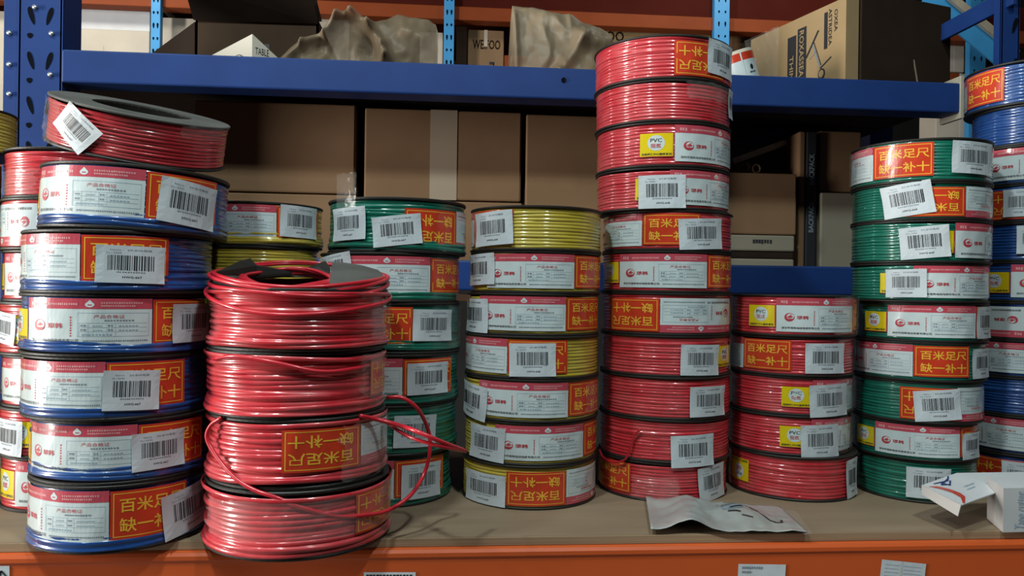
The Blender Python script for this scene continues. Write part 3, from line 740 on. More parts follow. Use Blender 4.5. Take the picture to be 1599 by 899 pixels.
# right post and braces
qx0, qx1 = at_y(1563, 60, YB).x, at_y(1592, 60, YB).x
rp = MB(); rp.box((qx0, YB + .0, 0), (qx1, YB + .004, 3.2), 0, bev=.001); rp.box((qx0, YB, 0), (qx0 + .003, YB + .018, 3.2), 0); rp.box((qx1 - .003, YB, 0), (qx1, YB + .06, 3.2), 0)
wq = qx1 - qx0
for zi in range(-3, 9):
    z = at_y(1575, 40, YB).z + zi * .0695; slot(rp, (qx0 + wq * .72, YB - .0006, z), .0038, .0145, -.28)
o = rp.build('rack_post', [BLUE, HOLE]); tag(o, 'dark blue rack post above the blue spools by the picture edge', 'post', 'uprights of the blue rack')
rp2 = MB(); rp2.box((qx0, 1.66, 0), (qx1 + .02, 1.70, 3.2), 0, bev=.002); o = rp2.build('rear_rack_post', [BLUE]); tag(o, 'rear blue rack post hidden behind the big carton', 'post', 'uprights of the blue rack')
XB = qx0 + .012
br = MB(); br.bar(at_x(1585, -8, XB), at_x(1440, 68, XB), .008, .032, 0, bev=.001); o = br.build('rack_brace', [BLUE]); tag(o, 'wide blue diagonal brace rising to the rack post beside the carton', 'brace', 'braces of the blue rack')
# ------------------------------------------------------------------ cartons on the blue rack
def carton(name, x0, y0, x1, y1, Y, dep, mats, label, group=None, zb=None, art=None, seam=True, tape=None, bev=.003, cat='box'):
    """a closed carton whose front face spans the given pixels at depth Y"""
    a, b = at_y(x0, (y0 + y1) / 2, Y), at_y(x1, (y0 + y1) / 2, Y); xm = (x0 + x1) / 2
    zt_ = at_y(xm, y0, Y).z; zb_ = at_y(xm, y1, Y).z if zb is None else zb
    mb = MB(); ml = list(mats); mb.box((a.x, Y, zb_), (b.x, Y + dep, zt_), 0, bev=bev)
    w, h = b.x - a.x, zt_ - zb_
    if art:
        A = Art(); art(A); A.onto(mb, ml, plane((a.x, Y, zb_), (w, 0, 0), (0, 0, h), .0006))
    o = mb.build(name, ml); tag(o, label, cat, group)
    if tape is not None:
        t = MB(); tx = a.x + w * tape; t.box((tx - .024, Y - .0008, zb_), (tx + .024, Y - .0001, zt_ - .0005), 0); t.box((tx - .024, Y, zt_), (tx + .024, Y + dep, zt_ + .0006), 0); t.build('packing_tape', [TAPE], o)
    return o
lz1, lz0 = at_y(1230, 415, YB).z, at_y(1230, 460, YB).z
lb_ = MB(); lb_.box((pr_.x, YB - .004, lz0), (xr + .06, YB + .045, lz1), 0, bev=.003); o = lb_.build('rack_beam', [BLUE]); tag(o, 'lower blue rack beam seen just above the short red stack', 'beam')
G1 = 'brown cartons on the lower level of the blue rack'
ZD = lz1 - .004
dk2 = MB(); dk2.box((pl.x, YB + .046, ZD - .022), (xr + .02, 2.05, ZD - .0005), 0); o = dk2.build('lower_rack_deck', [DARKC]); tag(o, 'dark lower deck of the blue rack carrying the brown cartons', 'shelf board')
YK = 1.38
def seam_art(A):
    A.rect(0, .40, 1, .404, DARKC, 1)
top_y = 168
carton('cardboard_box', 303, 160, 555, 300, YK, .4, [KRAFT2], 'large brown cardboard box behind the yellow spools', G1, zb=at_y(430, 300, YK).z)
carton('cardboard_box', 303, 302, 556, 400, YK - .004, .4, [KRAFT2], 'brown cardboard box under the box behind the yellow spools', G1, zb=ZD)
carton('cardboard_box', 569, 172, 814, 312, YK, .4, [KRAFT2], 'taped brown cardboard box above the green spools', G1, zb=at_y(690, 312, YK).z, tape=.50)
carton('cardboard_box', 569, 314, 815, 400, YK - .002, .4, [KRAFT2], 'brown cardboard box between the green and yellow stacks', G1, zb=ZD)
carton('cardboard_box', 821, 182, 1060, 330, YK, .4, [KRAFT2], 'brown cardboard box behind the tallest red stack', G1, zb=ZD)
def txt_small(A): A.dashes(.36, .45, .66, .72, 7, INK, 1, 5)
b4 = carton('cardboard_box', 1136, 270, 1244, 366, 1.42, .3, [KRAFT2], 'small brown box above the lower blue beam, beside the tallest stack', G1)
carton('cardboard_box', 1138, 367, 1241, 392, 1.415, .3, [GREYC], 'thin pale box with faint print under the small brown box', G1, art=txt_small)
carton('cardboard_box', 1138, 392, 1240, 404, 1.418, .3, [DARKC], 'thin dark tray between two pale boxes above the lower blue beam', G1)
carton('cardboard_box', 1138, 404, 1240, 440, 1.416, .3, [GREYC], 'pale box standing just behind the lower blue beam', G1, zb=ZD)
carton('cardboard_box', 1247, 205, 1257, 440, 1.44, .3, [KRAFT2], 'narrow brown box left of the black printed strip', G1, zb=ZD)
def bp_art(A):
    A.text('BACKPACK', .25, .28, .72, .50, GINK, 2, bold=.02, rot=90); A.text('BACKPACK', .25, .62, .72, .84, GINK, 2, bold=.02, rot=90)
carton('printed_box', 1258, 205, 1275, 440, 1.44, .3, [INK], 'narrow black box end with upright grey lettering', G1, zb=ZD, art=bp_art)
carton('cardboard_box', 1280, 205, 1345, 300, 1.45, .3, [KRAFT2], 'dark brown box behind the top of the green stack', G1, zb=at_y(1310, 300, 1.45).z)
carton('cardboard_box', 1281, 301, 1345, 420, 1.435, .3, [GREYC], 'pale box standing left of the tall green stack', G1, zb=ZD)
# crumpled wrap and tubes above the small brown box
tb = MB()
for k, (x, y) in enumerate(((1148, 263), (1165, 260), (1182, 263))):
    c = at_y(x, y, 1.44); tb2 = MB(); V, Fc = lathe([(.006, 0), (.009, 0), (.009, .22), (.006, .22)], 24, closed=True)
    tb2.add([(c.x + v[0], c.y + v[2], c.z + v[1]) for v in V], Fc); o = tb2.build('cardboard_tube', [KRAFT2], None, True)
    tag(o, 'brown cardboard tube lying on the small box, %s' % ('nearest the red stack', 'middle of the three', 'farthest from the red stack')[k], 'tube', 'cardboard tubes on the small brown box')
# bars under the deck on the right
for k, (a, b) in enumerate((((1142, 252), (1226, 222)), ((1142, 226), (1226, 204)))):
    mb = MB(); mb.bar(at_y(*a, 1.46 + .05 * k), at_y(b[0], b[1], 1.50 + .05 * k), .012, .012, 0, bev=.001); o = mb.build('steel_strip', [BLUE if k else GALV])
    tag(o, ('pale' if k == 0 else 'dark blue') + ' slanting steel strip under the upper deck beside the tallest stack', 'strip')

def pbox(o_, u_, v_, h_, z0):
    return [o_ + Vector((0, 0, z0)), o_ + u_ + Vector((0, 0, z0)), o_ + u_ + v_ + Vector((0, 0, z0)), o_ + v_ + Vector((0, 0, z0)),
            o_ + Vector((0, 0, h_)), o_ + u_ + Vector((0, 0, h_)), o_ + u_ + v_ + Vector((0, 0, h_)), o_ + v_ + Vector((0, 0, h_))]
BF = [(0, 3, 2, 1), (4, 5, 6, 7), (0, 1, 5, 4), (1, 2, 6, 5), (2, 3, 7, 6), (3, 0, 4, 7)]
def bevbox(Vs, name, mats, parent=None, bev=.0012):
    bm = bmesh.new(); vs = [bm.verts.new(p) for p in Vs]
    for f in BF: bm.faces.new([vs[i] for i in f])
    bmesh.ops.recalc_face_normals(bm, faces=bm.faces[:])
    bmesh.ops.bevel(bm, geom=bm.edges[:], offset=bev, segments=2, affect='EDGES', profile=0.5)
    me = bpy.data.meshes.new(name); bm.to_mesh(me); bm.free()
    for m in mats: me.materials.append(m)
    return link(name, me, parent)

# ------------------------------------------------------------------ things on the upper deck
ZU = bt[0] - .003
def open_carton():
    Y = 1.42
    a, b = at_y(305, 60, Y), at_y(497, 60, Y); zt_ = at_y(400, 28, Y).z; e_ = empty('open_carton', ((a.x + b.x) / 2, Y + .15, ZU))
    O = e_.location
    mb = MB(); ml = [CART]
    mb.box((a.x - O.x, -.15, 0), (b.x - O.x, -.146, zt_ - O.z), 0); mb.box((a.x - O.x, .15, 0), (b.x - O.x, .154, zt_ - O.z), 0)
    mb.box((a.x - O.x, -.15, 0), (a.x - O.x + .004, .15, zt_ - O.z), 0); mb.box((b.x - O.x - .004, -.15, 0), (b.x - O.x, .15, zt_ - O.z), 0); mb.box((a.x - O.x, -.15, 0), (b.x - O.x, .15, .004), 0)
    A = Art(); A.text('TABLE SETTER', .28, .22, .78, .34, INK, 1, bold=.01); A.rect(.56, .42, .60, .62, INK, 1)
    A.onto(mb, ml, plane((a.x - O.x, -.15, 0), (b.x - a.x, 0, 0), (0, 0, zt_ - O.z), .0006))
    mb.build('body', ml, e_)
    def flap(pts, name='flap'):
        P = [Vector(p) - O for p in pts]; n = (P[1] - P[0]).cross(P[2] - P[0]).normalized() * .004
        mb = MB(); mb.add(P + [p + n for p in P], [(0, 1, 2, 3), (7, 6, 5, 4), (0, 4, 5, 1), (1, 5, 6, 2), (2, 6, 7, 3), (3, 7, 4, 0)]); mb.build(name, [DARKC], e_)
    # flaps: left one hangs out, front one stands up, right one leans out
    flap([at_y(304, 34, Y + .01), at_y(304, 110, Y + .01), at_y(238, 110, Y + .05), at_y(236, 84, Y + .05)])
    flap([at_y(303, 30, Y - .001), at_y(497, 36, Y - .001), at_y(484, -30, Y - .05), at_y(286, -30, Y - .05)])
    flap([at_y(497, 34, Y), at_y(500, 34, Y + .28), at_y(482, -30, Y + .25), at_y(484, -30, Y - .02)])
    tag(e_, 'dark open carton with raised flaps on the left of the upper deck', 'box')
open_carton()
def tilted_carton():
    Y = 1.33; a, b, c = at_y(310, 97, Y), at_y(394, 53, Y - .03), at_y(440, 96, Y)
    zl = ZU + .0005
    a.z = max(a.z, zl + .004); c.z = max(c.z, zl + .004)
    d = a + c - b; d.z = zl + .004
    V = [a, b, c, d] + [Vector((p.x, p.y, zl)) for p in (a, b, c, d)]
    mb = MB(); ml = [PALEC]
    mb.add(V, [(0, 1, 2), (0, 2, 3), (7, 6, 5, 4), (0, 4, 5, 1), (1, 5, 6, 2), (2, 6, 7, 3), (3, 7, 4, 0)])
    u = V[5] - V[4]; hh = Vector((0, 0, b.z - zl))
    A = Art(); A.dashes(.34, .12, .58, .36, 3, INK, 1, 2); A.ell(.76, .18, .11, .22, INK, 1); A.ell(.76, .18, .095, .19, PALEC, 2)
    A.onto(mb, ml, plane(V[4], u, hh, .0006))
    A2 = Art(); A2.text('TABLE', .10, .42, .55, .62, INK, 1); A2.onto(mb, ml, plane(V[5], V[6] - V[5], hh, .0006))
    o = mb.build('tilted_carton', ml); tag(o, 'pale tilted carton with a peaked corner in front of the dark open carton', 'box')
tilted_carton()

def crumple(name, outline, Y, dep, mat, label, seed, ridges=(), nx=70, nz=36):
    """a bag lying on the deck: front sheet given by its outline in pixels, pulled forward in the middle, with folds; closed by a back sheet"""
    xs = [p[0] for p in outline]; x0, x1 = min(xs), max(xs)
    def top(x):
        for (ax, ay), (bx, by) in zip(outline, outline[1:]):
            if ax <= x <= bx: t = (x - ax) / max(1e-6, bx - ax); t = t * t * (3 - 2 * t) * .5 + t * .5; return ay + (by - ay) * t
        return outline[-1][1]
    V = []; Fc = []
    for sd in (0, 1):
        for i in range(nx + 1):
            px = x0 + (x1 - x0) * i / nx; ty = top(px)
            c0 = at_y(px, ty, Y); hgt = max(.004, c0.z - ZU)
            for j in range(nz + 1):
                s_ = j / nz; z = ZU + hgt * s_
                e_ = math.sin(math.pi * min(1, max(0, i / nx))) ** .5
                bulge = dep * e_ * math.sqrt(max(0, 1 - s_ ** 2.2)) * .5
                q = Vector((px * .02, s_ * 1.6, seed + sd * 9))
                nz_ = noise.fractal(q * .9, 1.0, 2.0, 4) * .010 + (1 - abs(noise.noise(q * 1.6)) * 2) * .006 * e_
                for (rx, ry, rx2, ry2, amp, wdt) in ridges:
                    py = ty + (1 - s_) * (100 - ty); dx, dy = rx2 - rx, ry2 - ry; L2 = dx * dx + dy * dy
                    t = max(0, min(1, ((px - rx) * dx + (py - ry) * dy) / L2)); dd = math.hypot(px - rx - dx * t, py - ry - dy * t)
                    nz_ += amp * math.exp(-(dd / wdt) ** 2)
                yy = Y - bulge - nz_ if sd == 0 else Y + bulge * .6 + nz_ * .4 + .004
                V.append((c0.x, yy, z))
    k = nz + 1; N = (nx + 1) * k
    for i in range(nx):
        for j in range(nz):
            a = i * k + j; Fc.append((a, a + k, a + k + 1, a + 1)); Fc.append((N + a, N + a + 1, N + a + k + 1, N + a + k))
    for i in range(nx): a = i * k + nz; Fc.append((a, a + k, N + a + k, N + a))
    o = mesh(name, V, Fc, mat, None, None, True); tag(o, label, 'bag', 'plastic bags on the upper deck'); return o
crumple('plastic_bag', [(436, 100), (446, 82), (470, 66), (500, 52), (512, 38), (528, 24), (545, 20), (560, 27), (580, 34), (600, 33), (622, 24), (645, 28), (668, 30), (682, 38), (684, 50), (672, 62), (664, 84), (664, 104)], 1.385, .05, BAG,
        'crumpled brown translucent plastic bag on the upper deck, folded into an arch', 3, ((440, 96, 475, 68, .016, 5), (475, 68, 510, 52, .018, 5), (510, 52, 530, 30, .020, 6), (530, 30, 552, 26, .020, 7), (552, 26, 578, 42, .026, 6), (578, 42, 600, 66, .030, 6), (600, 66, 606, 78, .030, 7), (606, 78, 584, 98, .026, 6), (470, 92, 575, 80, .006, 4), (505, 66, 580, 66, -.022, 16), (520, 86, 585, 84, -.014, 12), (632, 44, 664, 52, .012, 8)))
crumple('plastic_bag', [(793, 108), (796, 60), (799, 8), (830, 12), (862, 20), (890, 24), (912, 34), (935, 42), (948, 50), (957, 66), (957, 110)], 1.40, .08, BAG,
        'tall cloudy brown plastic bag on the upper deck beside the tallest stack', 8, ((850, 95, 866, 88, .02, 6), (866, 88, 884, 108, .022, 7), (900, 52, 950, 62, .02, 8), (880, 78, 910, 48, .014, 8), (802, 20, 806, 90, .012, 5)))
def scooter_carton():
    # corner edge at px 1320; the printed side recedes to the left, the plain side to the right
    YC = 1.36; c = at_y(1320, 118, YC); c.z = ZU
    p = at_y(1172, 112, 1.62); p.z = ZU
    q = at_y(1470, 128, 1.47); q.z = ZU
    u, w = p - c, q - c; hh = .187
    # keep the corner square
    un = u.normalized(); w = w - un * w.dot(un)
    topL = at_y(1255, 0, 1.50).z
    w = w.normalized() * .03
    V = pbox(c, w, u, hh, 0)
    mb = MB(); ml = [KRAFT3, DARKC]
    mb.add(V, BF, [0, 0, 1, 1, 1, 0]) if False else mb.add(V, BF, [0, 0, 0, 0, 0, 0])
    A = Art()
    # the printed side: (0,0) at its far bottom corner, x towards the near edge
    A.rect(.43, .02, .52, .83, INK, 1); A.rect(.535, .02, .625, .88, INK, 1)
    A.text('ROXASSEA', .557, .36, .603, .85, KRAFT3, 2, bold=.01, rot=-90); A.text('THIN', .455, .36, .495, .62, KRAFT3, 2, bold=.01, rot=-90)
    A.rect(.80, .56, .832, .93, INK, 1); A.text('ASTRIDEA', .842, .58, .872, .95, INK, 1, bold=.01, rot=-90); A.text('OXEA', .895, .70, .925, .92, INK, 1, bold=.01, rot=-90)
    A.line((.625, .54), (.745, .78), .018, INK, 1, 1.25); A.line((.685, .67), (.765, .39), .013, GINK, 1); A.line((.70, .68), (.775, .41), .007, INK, 1)
    A.line((.765, .38), (.87, .46), .013, INK, 1); A.ell(.78, .32, .034, .055, INK, 1); A.ell(.78, .32, .024, .038, KRAFT3, 2); A.line((.755, .22), (.80, .29), .012, INK, 2)
    A.line((.66, .51), (.73, .58), .007, GINK, 1)
    nl = u.cross(Vector((0, 0, 1)))
    A.onto(mb, ml, plane(c + u, -u, Vector((0, 0, hh)), .0007))
    o = mb.build('scooter_carton', ml); tag(o, 'large kraft carton printed with a kick scooter on the upper deck', 'box')
    V = []; Fc = []
    nx, nz = 24, 24; n_ = (-u).cross(Vector((0, 0, 1))).normalized()
    for i in range(nx + 1):
        for j in range(nz + 1):
            s_, t_ = i / nx, j / nz
            f = -.02 + .40 * s_ + .03 * noise.noise((t_ * 5, 2, 1)); q_ = (1 - abs(noise.noise((s_ * 5, t_ * 4, 3))) * 2) * .006 + .004
            V.append(c + u * (1 - f) + Vector((0, 0, hh * (.98 * t_ + .01))) + n_ * (.003 + max(0, q_)))
    k = nz + 1; Fc = [(i * k + j, (i + 1) * k + j, (i + 1) * k + j + 1, i * k + j + 1) for i in range(nx) for j in range(nz)]
    mesh('plastic_wrap', V, Fc, FILM, None, o, True)
    return o
scooter_carton()
def shaded_carton_side():  # separate box for the scooter carton's right side, its shade put into the colour
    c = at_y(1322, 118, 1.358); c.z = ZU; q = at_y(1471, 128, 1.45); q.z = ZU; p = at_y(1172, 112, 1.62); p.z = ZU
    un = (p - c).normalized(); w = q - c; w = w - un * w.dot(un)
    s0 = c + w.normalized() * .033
    o = bevbox(pbox(s0, w - w.normalized() * .033, un * .055, .205, .0003), 'shaded_carton_side', [KRAFT_SHADE], None, .002)
    tag(o, 'shaded right side of the scooter carton on the upper deck, coloured dark', 'box')
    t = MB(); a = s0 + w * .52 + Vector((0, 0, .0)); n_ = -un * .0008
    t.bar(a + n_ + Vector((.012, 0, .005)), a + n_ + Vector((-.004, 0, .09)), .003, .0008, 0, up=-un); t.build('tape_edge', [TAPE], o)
shaded_carton_side()
def small_roll():
    # a tilted tin with a printed label, wrapped in film
    c0 = at_y(1163, 112, 1.335); e_ = empty('wrapped_tin', c0); mb = MB(); V, Fc = lathe([(0.0, 0), (.026, 0), (.028, .002), (.028, .058), (.026, .06), (0.0, .06)], 40)
    mb.add(V, Fc, 0); mb.build('body', [PALEC], e_, True)
    a = Art(); a.grid(0, 0, 1, 1, 20, 2, WHITE); a.rect(0, .72, 1, 1, SLOG, 1); a.rect(.42, 0, .45, 1, WHITE, 2); a.ell(.62, .42, .04, .10, INK, 2); a.dashes(.55, .2, .7, .26, 4, INK, 2)
    a.cut(1 / 20)
    def fn(u, v, l):
        t = math.radians(-80 + 160 * u); r = .0283 + .0002 * l; return (r * math.sin(t), -r * math.cos(t), .006 + .048 * v)
    a.build('printed_label', fn, e_)
    e_.rotation_euler = (0.05, math.radians(-18), 0); e_.location.z = ZU + .0095
    tag(e_, 'small tilted tin with a red and white label beside the scooter carton', 'tin')
small_roll()

# ------------------------------------------------------------------ far rack across the next aisle
YF = 3.1
fz0, fz1 = at_y(800, 36, YF).z, at_y(800, -14, YF).z; fm = at_y(800, 15, YF).z
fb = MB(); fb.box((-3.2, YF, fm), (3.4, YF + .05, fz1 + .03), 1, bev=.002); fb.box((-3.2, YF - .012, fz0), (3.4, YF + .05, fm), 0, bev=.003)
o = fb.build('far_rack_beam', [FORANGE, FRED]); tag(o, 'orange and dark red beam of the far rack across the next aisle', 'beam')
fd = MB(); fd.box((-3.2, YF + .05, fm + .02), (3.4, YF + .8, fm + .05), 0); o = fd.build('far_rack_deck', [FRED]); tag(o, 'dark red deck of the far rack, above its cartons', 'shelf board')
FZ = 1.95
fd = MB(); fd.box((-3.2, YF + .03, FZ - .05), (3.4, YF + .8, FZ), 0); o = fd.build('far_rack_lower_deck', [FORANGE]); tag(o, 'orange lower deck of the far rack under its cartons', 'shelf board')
for (x0, x1, wds) in ((235, 250, 'left of the dark open carton'), (693, 709, 'between the two plastic bags'), (1115, 1139, 'beside the top of the tallest stack'), (1514, 1540, 'behind the blue braces')):
    a, b = at_y(x0, 60, YF - .03), at_y(x1, 60, YF - .03); mb = MB(); mb.box((a.x, YF - .03, 0), (b.x, YF - .002, 3.2), 0, bev=.002)
    w = b.x - a.x
    for k in range(30):
        z = 1.7 + k * .05
        for s_ in (.3, .72):
            slot(mb, (a.x + w * s_, YF - .0306, z), .0035, .011 if k % 2 else .006, 0)
    o = mb.build('far_rack_post', [CYAN, HOLE]); tag(o, 'light blue perforated post of the far rack, ' + wds, 'post', 'posts of the far rack')
G2 = 'cartons on the far rack'
def far(x0, y0, x1, mats, label, art=None, y1=None, dep=.4, dy=.06):
    return carton('far_carton', x0, y0, x1, y1 or 200, YF + dy, dep, mats, label, G2, zb=FZ if y1 is None else None, art=art)
def two(A): A.rect(0, .86, 1, 1, WCARD, 1); A.line((.42, .5), (.40, .75), .004, GINK, 1)
far(113, 14, 233, [PALEC], 'wide pale carton on the far rack right of the blue post', two)
far(251, 28, 305, [PALEC], 'pale carton on the far rack behind the open carton flap')
far(497, 18, 545, [PALEC], 'cream carton on the far rack seen between open carton and plastic bag')
def orng(A): A.rect(0, .0, 1, .72, FORANGE, 1)
far(655, 50, 691, [PALEC], 'white and orange carton left of the far post', orng)
far(712, 40, 729, [DARKC], 'dark brown narrow carton right of the far post', None, dy=.1)
def wei(A):
    A.text('WEIFOO', .12, .86, .90, .93, DARKC, 1, bold=.02); A.rect(.44, .88, .54, 1, PALEC, 2); A.rect(.16, .52, .30, .66, WCARD, 1)
    A.ell(.60, .58, .15, .12, DARKC, 1, 20); A.ell(.60, .58, .13, .10, KRAFT3, 2, 20); A.rect(.54, .58, .66, .63, INK, 3); A.rect(.70, .58, .73, .76, INK, 3); A.ell(.82, .58, .05, .05, INK, 3); A.ell(.36, .60, .04, .05, INK, 3); A.line((.6, .76), (.73, .76), .02, INK, 3)
far(730.5, 47, 786, [KRAFT], 'tan carton printed with a machine and lettering on the far rack', wei)
far(787, 88, 900, [FORANGE], 'orange carton on the far rack behind the cloudy bag')
def oo(A): A.text('WEIFOO', .0, .90, .33, .97, DARKC, 1, bold=.02)
far(905, 44, 1110, [KRAFT3], 'wide kraft carton on the far rack behind the tallest stack', oo, dy=.08)
far(1141, 52, 1330, [KRAFT2], 'brown carton on the far rack behind the scooter carton', dy=.1)
def strap(A): A.rect(.62, 0, .66, 1, WCARD, 1); A.text('UT', .25, .70, .42, .78, GINK, 1); A.ell(.34, .62, .10, .05, GINK, 1); A.ell(.34, .62, .08, .04, PALEC, 2)
far(1462, 58, 1506, [PALEC], 'strapped pale carton on the far rack, upper of two beside the scooter carton', strap, y1=112, dep=.12)
def strap2(A): A.rect(.72, 0, .76, 1, WCARD, 1); A.rect(0, .9, .7, 1, FORANGE, 1)
far(1462, 114, 1512, [PALEC], 'strapped pale carton on the far rack, lower of two beside the scooter carton', strap2, dep=.12)
far(-60, 16, 14, [PALEC], 'pale pinkish carton at the left end of the far rack')
far(1545, 62, 1600, [DARKC], 'dark carton at the right end of the far rack', None)
# pale braces of the far rack
mb = MB(); mb.bar(at_y(1480, -8, 2.9), at_y(1580, 74, 2.9), .02, .03, 0, bev=.002); mb.bar(at_y(1450, -12, 2.92), at_y(1580, 96, 2.92), .01, .11, 1, bev=.002)
o = mb.build('far_brace', [GALV, CYAN]); tag(o, 'blue slanting plate with a cream upper edge beyond the blue brace', 'brace')
mb = MB(); mb.bar(at_y(249, 6, 3.2), at_y(300, 62, 3.5), .012, .02, 0, bev=.002); o = mb.build('far_brace', [GALV]); tag(o, 'thin grey diagonal brace beside the left light blue post', 'brace')

# ------------------------------------------------------------------ grey sachet on the shelf
def sachet():
    tl, tr = at_z(1008, 783, ZS), at_z(1196, 795, ZS); bl, brr = at_z(1016, 836, ZS), at_z(1262, 836, ZS)
    tr = at_z(1218, 796, ZS)
    nx, ny = 60, 26; V = []; Fc = []
    for sd in (0, 1):
        for i in range(nx + 1):
            for j in range(ny + 1):
                u, v = i / nx, j / ny
                p = (bl * (1 - u) + brr * u) * (1 - v) + (tl * (1 - u) + tr * u) * v
                h = .004 + .012 * math.exp(-((u - .62) / .16) ** 2 - ((v - .5) / .3) ** 2)
                h += .013 * math.exp(-((u - .25 - .06 * v) / .13) ** 2) * (1 - .5 * v) + .003 * math.exp(-(u / .05) ** 2)
                h += .003 * abs(noise.noise((u * 5, v * 4, 3))) + .0012 * noise.noise((u * 15, v * 8, 7))
                if sd: h = max(0.0006, h - .0035 * min(1, 6 * v * (1 - v) + .2) * min(1, 8 * u * (1 - u) + .2))
                else: h = max(0.001, h)
                V.append((p.x, p.y, ZS + h))
    k = ny + 1; N = (nx + 1) * k
    for i in range(nx):
        for j in range(ny):
            a = i * k + j; Fc.append((a, a + k, a + k + 1, a + 1)); Fc.append((N + a, N + a + 1, N + a + k + 1, N + a + k))
    for i in range(nx):
        a = i * k; Fc.append((a, N + a, N + a + k, a + k)); a = i * k + ny; Fc.append((a, a + k, N + a + k, N + a))
    for j in range(ny):
        a = j; Fc.append((a, a + 1, N + a + 1, N + a)); a = nx * k + j; Fc.append((a, N + a, N + a + 1, a + 1))
    idx = []
    o = mesh('sachet', V, Fc, [SILVER], None, None, True)
    tag(o, 'grey crumpled plastic sachet of small parts lying on the plywood shelf', 'sachet')
    # print: dark emblem and a curled key shape
    A = Art()
    A.dashes(.50, .72, .66, .78, 5, INK, 1, 3); A.ell(.585, .50, .075, .07, GINK, 1); A.line((.51, .55), (.60, .58), .022, INK, 2); A.line((.56, .47), (.65, .50), .028, INK, 2); A.line((.54, .40), (.62, .36), .018, INK, 2); A.line((.62, .30), (.69, .27), .016, INK, 2)
    for p, q in (((.72, .62), (.80, .34)), ((.80, .34), (.84, .24)), ((.84, .24), (.88, .26)), ((.88, .26), (.90, .40)), ((.66, .7), (.74, .52)), ((.74, .52), (.78, .6))): A.line(p, q, .016, INK, 1)
    A.cut(1 / 60)
    def fn(u, v, l):
        p = (bl * (1 - u) + brr * u) * (1 - v) + (tl * (1 - u) + tr * u) * v
        h = .004 + .012 * math.exp(-((u - .62) / .16) ** 2 - ((v - .5) / .3) ** 2)
        h += .013 * math.exp(-((u - .25 - .06 * v) / .13) ** 2) * (1 - .5 * v) + .003 * math.exp(-(u / .05) ** 2)
        h += .003 * abs(noise.noise((u * 5, v * 4, 3))) + .0012 * noise.noise((u * 15, v * 8, 7))
        return Vector((p.x, p.y, ZS + h + .0005 * l))
    A.build('print', fn, o)
    q = [at_z(1214, 797, ZS), at_z(1243, 801, ZS), at_z(1270, 837, ZS), at_z(1256, 838, ZS)]
    V = []; Fc = []
    for i in range(9):
        for j in range(9):
            p = (q[0] * (1 - i / 8) + q[1] * (i / 8)) * (1 - j / 8) + (q[3] * (1 - i / 8) + q[2] * (i / 8)) * (j / 8)
            V.append((p.x, p.y, ZS + .002 + .003 * abs(noise.noise((i * .5, j * .6, 2)))))
    Fc = [(i * 9 + j, i * 9 + 9 + j, i * 9 + 10 + j, i * 9 + 1 + j) for i in range(8) for j in range(8)]
    mesh('clear_end', V, Fc, FILM, None, o, True)
sachet()

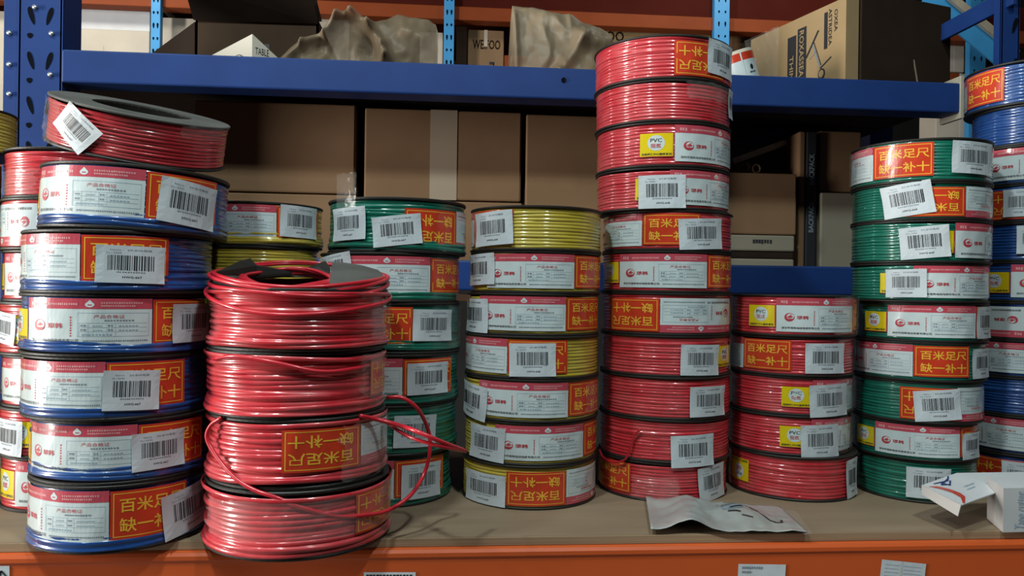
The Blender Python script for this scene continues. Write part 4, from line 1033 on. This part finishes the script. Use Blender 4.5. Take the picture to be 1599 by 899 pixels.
# ------------------------------------------------------------------ white "Tape cutter" carton
def tape_carton():
    f0 = at_z(1566, 831, ZS); D = f0.y; hgt = at_y(1566, 762, D).z - ZS
    s0 = at_z(1541, 809, ZS)                       # far bottom corner of the left end
    u = Vector((.13, .004, 0)); v = Vector((s0.x - f0.x, s0.y - f0.y, 0))
    e_ = empty('tape_cutter_carton', f0); O = f0
    mb = MB(); ml = [WCARD, GCARD]
    V = [Vector((0, 0, 0)), u, u + v, v]; V = V + [p + Vector((0, 0, hgt)) for p in V]
    mb.add(V, [(0, 1, 5, 4), (2, 3, 7, 6), (1, 2, 6, 5), (0, 3, 2, 1), (4, 5, 6, 7)], 0); mb.add(V, [(3, 0, 4, 7)], 1)
    A = Art(); A.text('Tape cutter', .10, .08, .25, .93, BINK, 1, bold=.006, rot=90, shear=.3); A.dashes(.36, .1, .375, .8, 16, BINK, 1, 4, True)
    A.onto(mb, ml, plane((0, 0, 0), u, (0, 0, hgt), .0004)); mb.build('body', ml, e_)
    # lid flap reaching out to the left, with its folded tongue
    a = at_y(1440, 757, D + .045); b = at_y(1502, 788, D - .010); c = at_y(1583, 758, D - .004); d = at_y(1640, 741, D + .03); g = at_y(1494, 738, D + .085)
    h2 = at_y(1640, 736, D + .085)
    nrm = (b - a).cross(g - a)
    def onp(px, py):
        dd = ray(px, py); return CAM + dd * ((a - CAM).dot(nrm) / dd.dot(nrm))
    c, d, h2 = onp(1583, 758), onp(1640, 741), onp(1640, 736)
    P = [a, b, c, d, h2, g]; P = [p - O for p in P]; th = Vector((0, 0, .0012))
    mb = MB(); ml = [WCARD]
    mb.add(P + [p - th for p in P], [(0, 1, 2, 5), (2, 3, 4, 5), (11, 8, 7, 6), (11, 10, 9, 8), (0, 6, 7, 1), (1, 7, 8, 2), (2, 8, 9, 3), (3, 9, 10, 4), (4, 10, 11, 5), (5, 11, 6, 0)])
    A = Art(); ORN = SLOG
    # swoosh, scribble and small print on the flap (u along a->g edge direction, v along a->b)
    uu, vv = (P[5] - P[0]), (P[1] - P[0])
    A.poly([(.04, .12), (.16, .34), (.22, .58), (.20, .80), (.05, .98), (.10, .99), (.30, .82), (.34, .66), (.30, .44), (.20, .22)], ORN, 1)
    for p, q in (((.22, .10), (.55, .16)), ((.55, .16), (.72, .02)), ((.30, .22), (.62, .10)), ((.30, .22), (.46, .30)), ((.46, .30), (.60, .18)), ((.36, .12), (.44, .34))): A.line(p, q, .035, BLUE, 1)
    A.dashes(.62, .50, .9, .55, 9, BINK, 1, 3); A.dashes(.56, .62, .8, .66, 9, BINK, 1, 5)
    A.onto(mb, ml, plane(P[0], uu, vv, -.0005) if uu.cross(vv).z < 0 else plane(P[0], uu, vv, .0005))
    mb.build('lid_flap', ml, e_)
    t0, t1 = at_y(1440, 757, D + .045) - O, at_y(1502, 788, D - .010) - O; t2, t3 = at_y(1497, 806, D - .008) - O, at_y(1441, 772, D + .043) - O
    mb = MB(); n = (t1 - t0).cross(t2 - t0).normalized() * .0012
    T = [t0, t1, t2, t3]; mb.add(T + [p - n for p in T], [(0, 1, 2, 3), (7, 6, 5, 4), (0, 4, 5, 1), (1, 5, 6, 2), (2, 6, 7, 3), (3, 7, 4, 0)]); mb.build('tongue', [GCARD], e_)
    tag(e_, 'open white tape cutter carton with its lid flap sticking out on the shelf', 'box')
tape_carton()
# copper strands poking out beside the second yellow spool
c = at_h(720, 464, STK_INFO['yellow']['front'] + .06); mb = MB()
for k in range(4): mb.bar(c + Vector((-.006, 0, .002 * k - .003)), c + Vector((.012, .0, .002 * k - .004)), .0016, .0016, 0)
mb.build('bare_copper_end', [COPPER], None)
o = bpy.context.scene.objects['bare_copper_end']; tag(o, 'short bare copper wire end between the green and yellow stacks', 'wire end')

# ------------------------------------------------------------------ the warehouse shell
def struct(name, a, b, m):
    mb = MB(); mb.box(a, b, 0); o = mb.build(name, [m]); o['kind'] = 'structure'; return o
struct('floor', (-6, -4, -.1), (6, 7, 0), CONC); struct('ceiling', (-6, -4, 4.2), (6, 7, 4.3), WALLM)
struct('wall_back', (-6, 7, 0), (6, 7.1, 4.2), WALLM); struct('wall_front', (-6, -4.1, 0), (6, -4, 4.2), WALLM)
struct('wall_left', (-6.1, -4, 0), (-6, 7, 4.2), WALLM); struct('wall_right', (6, -4, 0), (6.1, 7, 4.2), WALLM)
